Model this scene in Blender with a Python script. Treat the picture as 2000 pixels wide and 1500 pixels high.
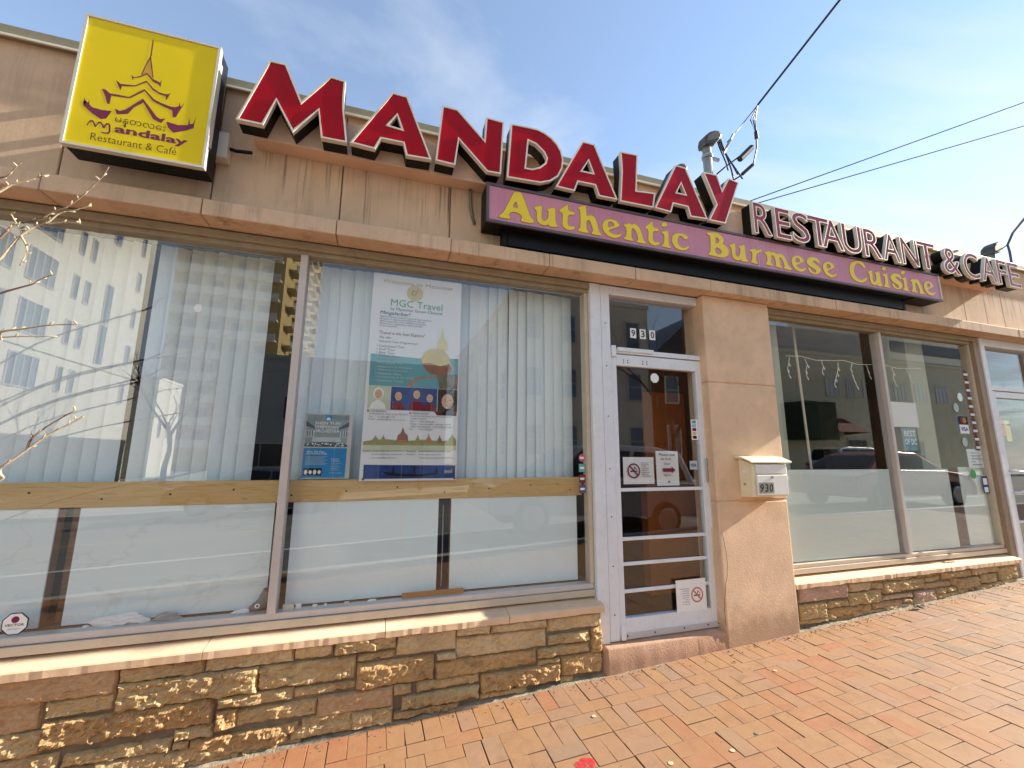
import bpy, bmesh, math, random
from mathutils import Vector, Matrix, noise
from mathutils.geometry import tessellate_polygon
R = math.radians
sc = bpy.context.scene
for o in list(bpy.data.objects): bpy.data.objects.remove(o)
col = sc.collection

# ---------------------------------------------------------------- camera
YAW, PITCH, ROLL, FPX, CZ = 0.3058, 0.1686, 0.0062, 818.26, 1.546
cam_d = bpy.data.cameras.new('camera'); cam = bpy.data.objects.new('camera', cam_d); col.objects.link(cam)
fw = Vector((math.sin(YAW)*math.cos(PITCH), math.cos(YAW)*math.cos(PITCH), math.sin(PITCH)))
r0 = Vector((math.cos(YAW), -math.sin(YAW), 0)); u0 = r0.cross(fw)
rt = math.cos(ROLL)*r0 + math.sin(ROLL)*u0; up = -math.sin(ROLL)*r0 + math.cos(ROLL)*u0
cam.matrix_world = Matrix(((rt.x, up.x, -fw.x, 0), (rt.y, up.y, -fw.y, 0), (rt.z, up.z, -fw.z, CZ), (0, 0, 0, 1)))
cam_d.sensor_width = 36.0; cam_d.lens = FPX/2000*36; cam_d.clip_start = 0.05; cam_d.clip_end = 3000
sc.camera = cam

# ---------------------------------------------------------------- sky, sun, exposure
SUN = Vector((0.900, -0.047, 0.436)).normalized()          # towards the sun: low on the right, almost along the facade
elev = math.asin(SUN.z); az = math.atan2(SUN.x, SUN.y)      # azimuth clockwise from +Y
w = bpy.data.worlds.new('World'); sc.world = w; w.use_nodes = True
nt = w.node_tree; nt.nodes.clear()
def wn(t): return nt.nodes.new(t)
wo = wn('ShaderNodeOutputWorld'); bg = wn('ShaderNodeBackground'); sky = wn('ShaderNodeTexSky')
sky.sky_type = 'NISHITA'; sky.sun_disc = False; sky.sun_elevation = elev; sky.sun_rotation = az
sky.altitude = 50; sky.air_density = 1.0; sky.dust_density = 0.05; sky.ozone_density = 1.5
tc = wn('ShaderNodeTexCoord'); sep = wn('ShaderNodeSeparateXYZ'); nt.links.new(tc.outputs['Generated'], sep.inputs[0])
# thin cirrus on a flat layer: direction projected on a plane overhead
zc = wn('ShaderNodeMath'); zc.operation = 'MAXIMUM'; zc.inputs[1].default_value = 0.06; nt.links.new(sep.outputs[2], zc.inputs[0])
dv = wn('ShaderNodeVectorMath'); dv.operation = 'DIVIDE'; cz = wn('ShaderNodeCombineXYZ')
for i in range(3): nt.links.new(zc.outputs[0], cz.inputs[i])
nt.links.new(tc.outputs['Generated'], dv.inputs[0]); nt.links.new(cz.outputs[0], dv.inputs[1])
mp = wn('ShaderNodeMapping'); mp.inputs['Rotation'].default_value = (0, 0, R(35)); mp.inputs['Scale'].default_value = (0.55, 1.25, 1)
mp.inputs['Location'].default_value = (3.1, 1.7, 0)
nt.links.new(dv.outputs[0], mp.inputs[0])
cn = wn('ShaderNodeTexNoise'); cn.inputs['Scale'].default_value = 0.9; cn.inputs['Detail'].default_value = 9; cn.inputs['Roughness'].default_value = 0.58
cn.inputs['Distortion'].default_value = 0.6
nt.links.new(mp.outputs[0], cn.inputs['Vector'])
cr = wn('ShaderNodeValToRGB'); cr.color_ramp.elements[0].position = 0.0; cr.color_ramp.elements[1].position = 1.0
cr.color_ramp.elements[0].color = (0.11, 0.11, 0.11, 1); cr.color_ramp.elements[1].color = (0.85, 0.85, 0.85, 1)
thr = wn('ShaderNodeMapRange'); thr.inputs['From Min'].default_value = 0.22; thr.inputs['From Max'].default_value = 0.62; thr.inputs['To Min'].default_value = 0.22; thr.inputs['To Max'].default_value = 0.485
nt.links.new(sep.outputs[2], thr.inputs['Value'])
sb_ = wn('ShaderNodeMath'); sb_.operation = 'SUBTRACT'; nt.links.new(cn.outputs['Fac'], sb_.inputs[0]); nt.links.new(thr.outputs[0], sb_.inputs[1])
ml_ = wn('ShaderNodeMath'); ml_.operation = 'MULTIPLY'; ml_.inputs[1].default_value = 2.6; ml_.use_clamp = True; nt.links.new(sb_.outputs[0], ml_.inputs[0])
nt.links.new(ml_.outputs[0], cr.inputs[0])
cm = wn('ShaderNodeMix'); cm.data_type = 'RGBA'; cm.inputs['B'].default_value = (3.3, 3.5, 3.7, 1)
nt.links.new(cr.outputs[0], cm.inputs['Factor']); nt.links.new(sky.outputs[0], cm.inputs['A'])
nt.links.new(cm.outputs['Result'], bg.inputs[0]); bg.inputs[1].default_value = 0.069
nt.links.new(bg.outputs[0], wo.inputs[0])
sd = bpy.data.lights.new('sun', 'SUN'); sd.energy = 3.0; sd.angle = R(0.5); sd.color = (1.0, 0.92, 0.79)
so = bpy.data.objects.new('sun', sd); col.objects.link(so); so.rotation_euler = SUN.to_track_quat('Z', 'Y').to_euler(); so.location = (20, -3, 15)
sc.view_settings.view_transform = 'Standard'; sc.view_settings.look = 'None'; sc.view_settings.gamma = 1.0
sc.view_settings.exposure = 2.15; sc.view_settings.use_curve_mapping = False
sc.cycles.use_denoising = True
sc.cycles.max_bounces = 10; sc.cycles.transparent_max_bounces = 16; sc.cycles.caustics_reflective = False; sc.cycles.caustics_refractive = False
sc.cycles.sample_clamp_indirect = 6.0

# ---------------------------------------------------------------- helpers
rng = random.Random(7)
def lin(c): c = c/255; return c/12.92 if c <= .04045 else ((c+.055)/1.055)**2.4
def C(r, g, b, k=1.0): return (lin(r)*k, lin(g)*k, lin(b)*k)
MATS = {}
class NT:
    def __init__(s, name):
        s.m = bpy.data.materials.new(name); s.m.use_nodes = True; s.t = s.m.node_tree
        s.p = s.t.nodes['Principled BSDF']; s.o = s.t.nodes['Material Output']
    def n(s, t, **k):
        n = s.t.nodes.new(t)
        for a, v in k.items(): setattr(n, a, v)
        return n
    def l(s, a, b): s.t.links.new(a, b)
    def pos(s, scale=(1, 1, 1)):
        g = s.n('ShaderNodeNewGeometry')
        if scale == (1, 1, 1): return g.outputs['Position']
        m = s.n('ShaderNodeMapping'); m.inputs['Scale'].default_value = scale; s.l(g.outputs['Position'], m.inputs[0]); return m.outputs[0]
    def noise(s, scale, detail=4, rough=.55, vec=None, dist=0):
        n = s.n('ShaderNodeTexNoise'); n.inputs['Scale'].default_value = scale; n.inputs['Detail'].default_value = detail
        n.inputs['Roughness'].default_value = rough; n.inputs['Distortion'].default_value = dist
        s.l(vec if vec else s.pos(), n.inputs['Vector']); return n.outputs['Fac']
    def ramp(s, f, stops):
        r = s.n('ShaderNodeValToRGB'); e = r.color_ramp.elements
        while len(e) > 1: e.remove(e[-1])
        e[0].position = stops[0][0]; e[0].color = tuple(stops[0][1])+(1,)
        for p, c in stops[1:]:
            k = e.new(p); k.color = tuple(c)+(1,)
        s.l(f, r.inputs[0]); return r.outputs[0]
    def mix(s, f, a, b, mode='MIX'):
        m = s.n('ShaderNodeMix', data_type='RGBA', blend_type=mode)
        for k, v in (('Factor', f), ('A', a), ('B', b)):
            if hasattr(v, 'links'): s.l(v, m.inputs[k])
            elif isinstance(v, (int, float)): m.inputs[k].default_value = v
            else: m.inputs[k].default_value = tuple(v)+(1,)
        return m.outputs['Result']
    def math(s, op, a, b=0.0):
        m = s.n('ShaderNodeMath', operation=op)
        for i, v in enumerate((a, b)):
            if hasattr(v, 'links'): s.l(v, m.inputs[i])
            else: m.inputs[i].default_value = v
        return m.outputs[0]
    def bump(s, f, strength=.3, dist=.01, prev=None):
        b = s.n('ShaderNodeBump'); b.inputs['Strength'].default_value = strength; b.inputs['Distance'].default_value = dist
        s.l(f, b.inputs['Height'])
        if prev: s.l(prev, b.inputs['Normal'])
        return b.outputs[0]
    def base(s, c):
        if hasattr(c, 'links'): s.l(c, s.p.inputs['Base Color'])
        else: s.p.inputs['Base Color'].default_value = tuple(c)+(1,)
    def set(s, rough=.6, spec=.4, metal=0):
        s.p.inputs['Roughness'].default_value = rough; s.p.inputs['Specular IOR Level'].default_value = spec; s.p.inputs['Metallic'].default_value = metal
def sc3(c, k): return tuple(min(1, v*k) for v in c)
def mat(name, c, rough=.6, spec=.4, var=.1, vs=5, bump=0, bs=180, bd=.004, metal=0, dirt=0):
    if name in MATS: return MATS[name]
    t = NT(name); t.set(rough, spec, metal)
    if var:
        f = t.noise(vs, 6, .6); cc = t.ramp(f, [(.25, sc3(c, 1-var)), (.75, sc3(c, 1+var))])
        if dirt:
            d = t.ramp(t.noise(vs*2.7, 8, .7), [(.52, (0, 0, 0)), (.75, (dirt, dirt, dirt))])
            cc = t.mix(d, cc, sc3(c, .45))
        t.base(cc)
    else: t.base(c)
    if bump: t.l(t.bump(t.noise(bs, 5, .65), bump, bd), t.p.inputs['Normal'])
    MATS[name] = t.m; return t.m

class MB:
    def __init__(s): s.v = []; s.f = []
    def box(s, x0, y0, z0, x1, y1, z1):
        i = len(s.v)
        s.v += [(x0, y0, z0), (x1, y0, z0), (x1, y1, z0), (x0, y1, z0), (x0, y0, z1), (x1, y0, z1), (x1, y1, z1), (x0, y1, z1)]
        s.f += [(i, i+1, i+5, i+4), (i+1, i+2, i+6, i+5), (i+2, i+3, i+7, i+6), (i+3, i, i+4, i+7), (i+4, i+5, i+6, i+7), (i+3, i+2, i+1, i)]
        return s
    def poly(s, pts): i = len(s.v); s.v += [tuple(p) for p in pts]; s.f.append(tuple(range(i, i+len(pts)))); return s
    def flat(s, outer, y, holes=()):                      # filled outline (x,z) in the plane y, facing the street
        cs = [outer]+list(holes); i = len(s.v)
        vs = [Vector((a, b, 0)) for c in cs for a, b in c]
        tris = tessellate_polygon([[Vector((a, b, 0)) for a, b in c] for c in cs])
        s.v += [(p.x, y, p.y) for p in vs]
        for t in tris:
            a, b, c = [vs[k] for k in t]
            if (b-a).cross(c-a).z < 0: t = (t[0], t[2], t[1])
            s.f.append(tuple(i+k for k in t))
        return s
    def walls(s, c, y0, y1):
        i = len(s.v); n = len(c)
        s.v += [(a, y0, b) for a, b in c]+[(a, y1, b) for a, b in c]
        s.f += [(i+k, i+(k+1) % n, i+n+(k+1) % n, i+n+k) for k in range(n)]
        return s
    def prism(s, outer, y0, y1, holes=(), back=True):
        s.flat(outer, y0, holes)
        if back: s.flat(outer, y1, holes)
        for c in [outer]+list(holes): s.walls(c, y0, y1)
        return s
    def ring(s, a, b, y):                                  # strip between two outlines of the same length
        i = len(s.v); n = len(a)
        s.v += [(p, y, q) for p, q in a]+[(p, y, q) for p, q in b]
        s.f += [(i+k, i+(k+1) % n, i+n+(k+1) % n, i+n+k) for k in range(n)]
        return s
    def tube(s, pts, r, seg=8, cap=True):
        pts = [Vector(p) for p in pts]; n = len(pts); rr = r if isinstance(r, (list, tuple)) else [r]*n
        i0 = len(s.v); ref = None
        for k, p in enumerate(pts):
            d = (pts[min(k+1, n-1)]-pts[max(k-1, 0)]).normalized()
            if ref is None: ref = Vector((0, 0, 1)) if abs(d.z) < .9 else Vector((1, 0, 0))
            a = d.cross(ref).normalized(); b = d.cross(a); ref = a.cross(d) if False else ref
            for q in range(seg):
                t = 2*math.pi*q/seg; s.v.append(tuple(p+rr[k]*(math.cos(t)*a+math.sin(t)*b)))
        for k in range(n-1):
            for q in range(seg):
                a = i0+k*seg+q; b = i0+k*seg+(q+1) % seg
                s.f.append((a, b, b+seg, a+seg))
        if cap: s.f.append(tuple(i0+q for q in range(seg))); s.f.append(tuple(i0+(n-1)*seg+q for q in range(seg)))
        return s
    def mesh(s, name):
        m = bpy.data.meshes.new(name); m.from_pydata(s.v, [], s.f)
        bm = bmesh.new(); bm.from_mesh(m); bmesh.ops.recalc_face_normals(bm, faces=bm.faces); bm.to_mesh(m); bm.free(); return m
    def ob(s, name, m, parent=None, smooth=False, bevel=0, seg=2, raw=False):
        if raw: me = bpy.data.meshes.new(name); me.from_pydata(s.v, [], s.f)
        else: me = s.mesh(name)
        return mk(name, me, m, parent, smooth, bevel, seg)
def mk(name, me, m, parent=None, smooth=False, bevel=0, seg=2):
    o = bpy.data.objects.new(name, me); col.objects.link(o); o.parent = parent
    if m and not me.materials: me.materials.append(m)
    if smooth:
        for p in me.polygons: p.use_smooth = True
    if bevel:
        b = o.modifiers.new('bevel', 'BEVEL'); b.width = bevel; b.segments = seg; b.limit_method = 'ANGLE'; b.angle_limit = R(40)
    return o
def thing(name, label, cat, group=None, loc=(0, 0, 0)):
    o = bpy.data.objects.new(name, None); col.objects.link(o); o.location = loc; o.empty_display_size = .1
    return tag(o, label, cat, group)
def tag(o, label, cat, group=None):
    o['label'] = label; o['category'] = cat
    if group: o['group'] = group
    return o
def struct(o): o['kind'] = 'structure'; return o
def box(name, m, parent, x0, y0, z0, x1, y1, z1, bevel=0, seg=2): return MB().box(x0, y0, z0, x1, y1, z1).ob(name, m, parent, bevel=bevel, seg=seg)
def area(c): return .5*sum(c[i][0]*c[(i+1) % len(c)][1]-c[(i+1) % len(c)][0]*c[i][1] for i in range(len(c)))
def inset(c, d):
    if area(c) < 0: return inset(c[::-1], d)[::-1]
    n = len(c); out = []
    for i in range(n):
        p, q, r = Vector(c[i-1]), Vector(c[i]), Vector(c[(i+1) % n])
        a = (q-p).normalized(); b = (r-q).normalized(); na = Vector((-a.y, a.x)); nb = Vector((-b.y, b.x))
        k = na+nb; den = 1+na.dot(nb)
        k = k/max(den, .45); out.append((q.x+k.x*d, q.y+k.y*d))
    return out
def chaikin(c, n=1):
    for _ in range(n):
        o = []
        for i in range(len(c)):
            a, b = c[i], c[(i+1) % len(c)]
            o += [(a[0]*.78+b[0]*.22, a[1]*.78+b[1]*.22), (a[0]*.22+b[0]*.78, a[1]*.22+b[1]*.78)]
        c = o
    return c
def ell(cx, cz, rx, rz, n=20, a0=0): return [(cx+rx*math.cos(2*math.pi*k/n+a0), cz+rz*math.sin(2*math.pi*k/n+a0)) for k in range(n)]
def rect(x0, z0, x1, z1): return [(x0, z0), (x1, z0), (x1, z1), (x0, z1)]
dg = None
def text_mesh(s, bold=0, shear=0, extrude=0, res=2):
    cu = bpy.data.curves.new('t', 'FONT'); cu.body = s; cu.offset = bold; cu.shear = shear; cu.extrude = extrude; cu.resolution_u = res; cu.size = 1
    o = bpy.data.objects.new('t', cu); col.objects.link(o)
    bpy.context.view_layer.update()
    me = bpy.data.meshes.new_from_object(o.evaluated_get(bpy.context.evaluated_depsgraph_get()))
    bpy.data.objects.remove(o); bpy.data.curves.remove(cu); return me
def text(name, s, x0, z0, y, m, parent, w=None, h=None, bold=0, shear=0, depth=0, rise=0, flip=False):
    """lettering in the plane y, read from the street; left end x0, lowest point z0; fitted to width w and/or height h"""
    me = text_mesh(s, bold, shear, .5 if depth else 0)
    if not len(me.vertices): return None
    xs = [v.co.x for v in me.vertices]; ys = [v.co.y for v in me.vertices]
    bw = max(xs)-min(xs); bh = max(ys)-min(ys)
    kx = w/bw if w else h/bh; kz = h/bh if h else w/bw
    for v in me.vertices:
        a = (v.co.x-min(xs))*kx; b = (v.co.y-min(ys))*kz
        if flip: a = bw*kx-a; b = bh*kz-b
        v.co = (x0+a, y-(v.co.z*depth*2 if depth else 0), z0+b+rise*a)
    me.name = name
    return mk(name, me, m, parent)
def gz(x): return .045*x if abs(x) <= 8 else math.copysign(.36+.006*(abs(x)-8), x)
def mirror_glass():
    t = NT('window_glass'); t.t.nodes.remove(t.p)
    tr = t.n('ShaderNodeBsdfTransparent'); tr.inputs[0].default_value = (.992, .998, .996, 1)
    gl = t.n('ShaderNodeBsdfGlossy'); gl.inputs['Roughness'].default_value = 0.0; gl.inputs[0].default_value = (.97, .985, 1, 1)
    lw = t.n('ShaderNodeLayerWeight'); lw.inputs[0].default_value = .5
    f = t.math('POWER', lw.outputs['Facing'], 5); f = t.math('MULTIPLY', f, .93); f = t.math('ADD', f, .058)
    mx = t.n('ShaderNodeMixShader'); t.l(f, mx.inputs[0]); t.l(tr.outputs[0], mx.inputs[1]); t.l(gl.outputs[0], mx.inputs[2])
    t.l(mx.outputs[0], t.o.inputs[0]); return t.m
GLASS = mirror_glass()
# ---------------------------------------------------------------- outlines (metres, in the plane of the facade)
LET=[('M', [(-0.906, 3.485), (-0.77, 3.937), (-0.677, 3.939), (-0.573, 3.705), (-0.423, 3.931), (-0.332, 3.926), (-0.332, 3.804), (-0.328, 3.721), (-0.293, 3.486), (-0.446, 3.482), (-0.474, 3.669), (-0.603, 3.48), (-0.709, 3.671), (-0.764, 3.485)], []), ('A', [(-0.279, 3.491), (-0.041, 3.929), (0.058, 3.927), (0.235, 3.493), (0.07, 3.484), (0.046, 3.571), (-0.091, 3.568), (-0.126, 3.483)], [[(-0.002, 3.763), (0.032, 3.671), (-0.052, 3.679)]]), ('N', [(0.26, 3.494), (0.292, 3.926), (0.399, 3.926), (0.595, 3.732), (0.603, 3.922), (0.737, 3.918), (0.718, 3.496), (0.618, 3.492), (0.415, 3.692), (0.395, 3.49)], []), ('D', [(0.761, 3.481), (0.789, 3.92), (0.91, 3.928), (0.995, 3.929), (1.056, 3.913), (1.111, 3.884), (1.154, 3.843), (1.185, 3.793), (1.2, 3.726), (1.192, 3.654), (1.157, 3.577), (1.095, 3.525), (1.017, 3.493), (0.887, 3.487)], [[(0.925, 3.814), (0.982, 3.8), (1.042, 3.751), (1.065, 3.706), (1.054, 3.666), (1.005, 3.617), (0.952, 3.592), (0.904, 3.59)]]), ('A', [(1.134, 3.49), (1.363, 3.923), (1.467, 3.922), (1.652, 3.489), (1.489, 3.487), (1.461, 3.571), (1.319, 3.569), (1.289, 3.486)], [[(1.411, 3.765), (1.445, 3.671), (1.355, 3.67)]]), ('L', [(1.694, 3.918), (1.853, 3.926), (1.827, 3.605), (2.001, 3.62), (1.976, 3.486), (1.673, 3.481), (1.698, 3.75)], []), ('A', [(1.987, 3.488), (2.213, 3.921), (2.315, 3.917), (2.503, 3.486), (2.329, 3.477), (2.308, 3.559), (2.17, 3.562), (2.142, 3.479)], [[(2.259, 3.76), (2.293, 3.67), (2.211, 3.67)]]), ('Y', [(2.494, 3.922), (2.639, 3.927), (2.682, 3.787), (2.762, 3.923), (2.873, 3.905), (2.689, 3.482), (2.514, 3.481), (2.608, 3.643)], [])]
GLY={'A': ([[(0.0, 0.015), (0.031, 0.039), (0.056, 0.088), (0.11, 0.214), (0.127, 0.225), (0.162, 0.228), (0.177, 0.213), (0.213, 0.126), (0.239, 0.049), (0.267, 0.027), (0.266, 0.007), (0.245, 0.0), (0.172, 0.0), (0.166, 0.014), (0.18, 0.032), (0.154, 0.06), (0.119, 0.065), (0.091, 0.056), (0.076, 0.033), (0.088, 0.017), (0.085, 0.004), (0.068, 0.002), (0.012, 0.001)]], [[(0.13, 0.158), (0.148, 0.101), (0.103, 0.098)]]), 'u': ([[(0.0, 0.133), (0.06, 0.158), (0.067, 0.15), (0.06, 0.062), (0.065, 0.045), (0.08, 0.037), (0.096, 0.045), (0.111, 0.066), (0.118, 0.123), (0.099, 0.128), (0.106, 0.14), (0.164, 0.16), (0.17, 0.151), (0.172, 0.034), (0.19, 0.019), (0.187, 0.005), (0.119, 0.0), (0.117, 0.018), (0.089, 0.002), (0.059, 0.002), (0.029, 0.02), (0.021, 0.055), (0.024, 0.104), (0.006, 0.119)]], []), 't': ([[(0.067, 0.211), (0.073, 0.205), (0.075, 0.156), (0.126, 0.155), (0.132, 0.145), (0.122, 0.13), (0.074, 0.125), (0.067, 0.067), (0.07, 0.042), (0.082, 0.032), (0.111, 0.037), (0.129, 0.038), (0.126, 0.018), (0.091, 0.0), (0.054, 0.002), (0.029, 0.023), (0.023, 0.046), (0.031, 0.128), (0.0, 0.135), (0.0, 0.147), (0.044, 0.187)]], []), 'h': ([[(0.063, 0.231), (0.073, 0.223), (0.074, 0.137), (0.103, 0.159), (0.136, 0.152), (0.155, 0.127), (0.178, 0.036), (0.204, 0.012), (0.197, 0.002), (0.118, 0.0), (0.112, 0.015), (0.129, 0.031), (0.108, 0.099), (0.089, 0.115), (0.073, 0.099), (0.071, 0.03), (0.093, 0.018), (0.086, 0.002), (0.003, 0.005), (0.0, 0.017), (0.023, 0.04), (0.023, 0.185), (0.0, 0.19), (0.004, 0.2)]], []), 'e': ([[(0.158, 0.108), (0.053, 0.06), (0.069, 0.044), (0.106, 0.034), (0.14, 0.037), (0.164, 0.054), (0.174, 0.046), (0.153, 0.02), (0.105, 0.0), (0.051, 0.009), (0.013, 0.04), (0.0, 0.088), (0.019, 0.134), (0.07, 0.159), (0.124, 0.153), (0.15, 0.129)]], [[(0.059, 0.131), (0.083, 0.136), (0.106, 0.121), (0.105, 0.101), (0.054, 0.082), (0.05, 0.104)]]), 'n': ([[(0.0, 0.125), (0.064, 0.156), (0.08, 0.143), (0.106, 0.16), (0.143, 0.143), (0.166, 0.1), (0.187, 0.025), (0.208, 0.017), (0.203, 0.0), (0.123, 0.002), (0.119, 0.013), (0.138, 0.028), (0.119, 0.092), (0.095, 0.119), (0.078, 0.108), (0.074, 0.025), (0.093, 0.017), (0.09, 0.004), (0.007, 0.006), (0.004, 0.017), (0.028, 0.04), (0.033, 0.111)]], []), 'i': ([[(0.005, 0.134), (0.07, 0.154), (0.076, 0.143), (0.072, 0.026), (0.094, 0.013), (0.088, 0.0), (0.001, 0.006), (0.0, 0.015), (0.029, 0.034), (0.034, 0.115), (0.01, 0.123)], [(0.069, 0.205), (0.065, 0.193), (0.053, 0.183), (0.038, 0.177), (0.024, 0.178), (0.014, 0.184), (0.01, 0.194), (0.015, 0.206), (0.026, 0.216), (0.041, 0.222), (0.056, 0.221), (0.066, 0.215)]], []), 'c': ([[(0.164, 0.134), (0.158, 0.112), (0.125, 0.104), (0.109, 0.124), (0.077, 0.131), (0.057, 0.099), (0.058, 0.055), (0.083, 0.027), (0.124, 0.029), (0.158, 0.053), (0.171, 0.045), (0.146, 0.017), (0.099, 0.0), (0.037, 0.007), (0.0, 0.053), (0.004, 0.11), (0.047, 0.148), (0.102, 0.154), (0.142, 0.146)]], []), 'B': ([[(0.0, 0.207), (0.112, 0.227), (0.168, 0.199), (0.184, 0.159), (0.161, 0.13), (0.204, 0.116), (0.229, 0.078), (0.215, 0.03), (0.158, 0.0), (0.006, 0.005), (0.005, 0.017), (0.033, 0.038), (0.041, 0.181), (0.004, 0.191)]], [[(0.094, 0.182), (0.122, 0.174), (0.134, 0.151), (0.117, 0.127), (0.088, 0.122)], [(0.085, 0.088), (0.128, 0.082), (0.149, 0.057), (0.132, 0.029), (0.08, 0.031)]]), 'r': ([[(0.002, 0.125), (0.071, 0.149), (0.079, 0.125), (0.123, 0.149), (0.144, 0.148), (0.13, 0.12), (0.098, 0.11), (0.075, 0.094), (0.063, 0.032), (0.086, 0.01), (0.079, 0.0), (0.003, 0.006), (0.005, 0.019), (0.022, 0.034), (0.03, 0.104), (0.0, 0.112)]], []), 'm': ([[(0.001, 0.13), (0.078, 0.151), (0.081, 0.134), (0.115, 0.152), (0.15, 0.132), (0.19, 0.147), (0.231, 0.131), (0.257, 0.082), (0.273, 0.04), (0.308, 0.019), (0.3, 0.0), (0.214, 0.005), (0.213, 0.014), (0.228, 0.029), (0.2, 0.1), (0.174, 0.109), (0.167, 0.099), (0.174, 0.026), (0.196, 0.016), (0.19, 0.005), (0.113, 0.008), (0.114, 0.021), (0.127, 0.036), (0.114, 0.104), (0.089, 0.113), (0.077, 0.103), (0.068, 0.036), (0.09, 0.026), (0.086, 0.008), (0.003, 0.013), (0.004, 0.022), (0.027, 0.038), (0.03, 0.108), (0.0, 0.116)]], []), 's': ([[(0.154, 0.166), (0.172, 0.126), (0.153, 0.118), (0.12, 0.142), (0.089, 0.137), (0.08, 0.122), (0.143, 0.093), (0.175, 0.064), (0.156, 0.023), (0.091, 0.0), (0.033, 0.01), (0.01, 0.059), (0.035, 0.063), (0.065, 0.024), (0.101, 0.02), (0.115, 0.036), (0.1, 0.053), (0.031, 0.076), (0.0, 0.11), (0.018, 0.146), (0.07, 0.173), (0.131, 0.173)]], []), 'C': ([[(0.21, 0.224), (0.232, 0.162), (0.205, 0.163), (0.165, 0.198), (0.119, 0.201), (0.072, 0.159), (0.059, 0.087), (0.09, 0.042), (0.154, 0.031), (0.213, 0.064), (0.239, 0.058), (0.19, 0.011), (0.108, 0.0), (0.034, 0.025), (0.0, 0.089), (0.015, 0.17), (0.075, 0.214), (0.151, 0.231)]], [])}
GPOS=[('A', 0.718, 3.199), ('u', 0.984, 3.199), ('t', 1.185, 3.197), ('h', 1.336, 3.2), ('e', 1.541, 3.197), ('n', 1.724, 3.198), ('t', 1.928, 3.197), ('i', 2.072, 3.197), ('c', 2.177, 3.195), ('B', 2.529, 3.196), ('r', 2.982, 3.194), ('u', 2.764, 3.199), ('m', 3.148, 3.19), ('e', 3.46, 3.197), ('s', 3.644, 3.177), ('e', 3.846, 3.197), ('C', 4.196, 3.182), ('u', 4.447, 3.199), ('i', 4.653, 3.197), ('s', 4.765, 3.177), ('i', 4.933, 3.197), ('n', 5.057, 3.198), ('e', 5.267, 3.197)]
YELA=[[(-1.434, 3.634), (-1.419, 3.62), (-1.393, 3.636), (-1.364, 3.666), (-1.332, 3.636), (-1.297, 3.623), (-1.293, 3.644), (-1.292, 3.593), (-1.304, 3.611), (-1.33, 3.619), (-1.363, 3.656), (-1.392, 3.628), (-1.421, 3.614), (-1.421, 3.597)], [(-1.495, 3.58), (-1.471, 3.561), (-1.439, 3.567), (-1.407, 3.571), (-1.36, 3.617), (-1.325, 3.579), (-1.295, 3.561), (-1.266, 3.558), (-1.25, 3.562), (-1.24, 3.574), (-1.257, 3.517), (-1.262, 3.546), (-1.294, 3.55), (-1.327, 3.568), (-1.359, 3.606), (-1.406, 3.564), (-1.464, 3.549), (-1.468, 3.519), (-1.48, 3.547)], [(-1.548, 3.507), (-1.533, 3.508), (-1.509, 3.489), (-1.472, 3.492), (-1.424, 3.492), (-1.363, 3.561), (-1.311, 3.51), (-1.276, 3.497), (-1.23, 3.487), (-1.207, 3.49), (-1.191, 3.502), (-1.177, 3.503), (-1.2, 3.426), (-1.213, 3.423), (-1.221, 3.465), (-1.268, 3.479), (-1.315, 3.497), (-1.361, 3.548), (-1.42, 3.484), (-1.502, 3.477), (-1.503, 3.423), (-1.513, 3.424), (-1.527, 3.465)], [(-1.616, 3.408), (-1.602, 3.413), (-1.573, 3.384), (-1.531, 3.38), (-1.487, 3.385), (-1.506, 3.333), (-1.528, 3.324), (-1.573, 3.351), (-1.609, 3.383)], [(-1.477, 3.403), (-1.454, 3.396), (-1.429, 3.411), (-1.362, 3.5), (-1.326, 3.456), (-1.287, 3.406), (-1.269, 3.396), (-1.245, 3.406), (-1.263, 3.371), (-1.301, 3.387), (-1.357, 3.476), (-1.395, 3.434), (-1.416, 3.387), (-1.464, 3.371)], [(-1.24, 3.388), (-1.183, 3.381), (-1.139, 3.393), (-1.109, 3.413), (-1.108, 3.382), (-1.14, 3.358), (-1.199, 3.327), (-1.228, 3.354)], [(-1.611, 3.381), (-1.614, 3.431), (-1.601, 3.409)], [(-1.594, 3.404), (-1.59, 3.427), (-1.587, 3.395)], [(-1.136, 3.394), (-1.137, 3.444), (-1.128, 3.398)], [(-1.114, 3.408), (-1.104, 3.456), (-1.108, 3.409)], [(-1.194, 3.498), (-1.193, 3.527), (-1.187, 3.501)], [(-1.182, 3.499), (-1.169, 3.532), (-1.177, 3.499)]]
YSP=[[(-1.362, 3.78), (-1.378, 3.711), (-1.39, 3.647), (-1.385, 3.647), (-1.374, 3.709), (-1.359, 3.769)], [(-1.36, 3.78), (-1.347, 3.721), (-1.331, 3.643), (-1.335, 3.642), (-1.35, 3.705), (-1.364, 3.771)], [(-1.365, 3.887), (-1.36, 3.889), (-1.357, 3.778), (-1.363, 3.776)]]
YSPF=[(-1.361, 3.771), (-1.384, 3.649), (-1.364, 3.664), (-1.336, 3.643)]
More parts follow.
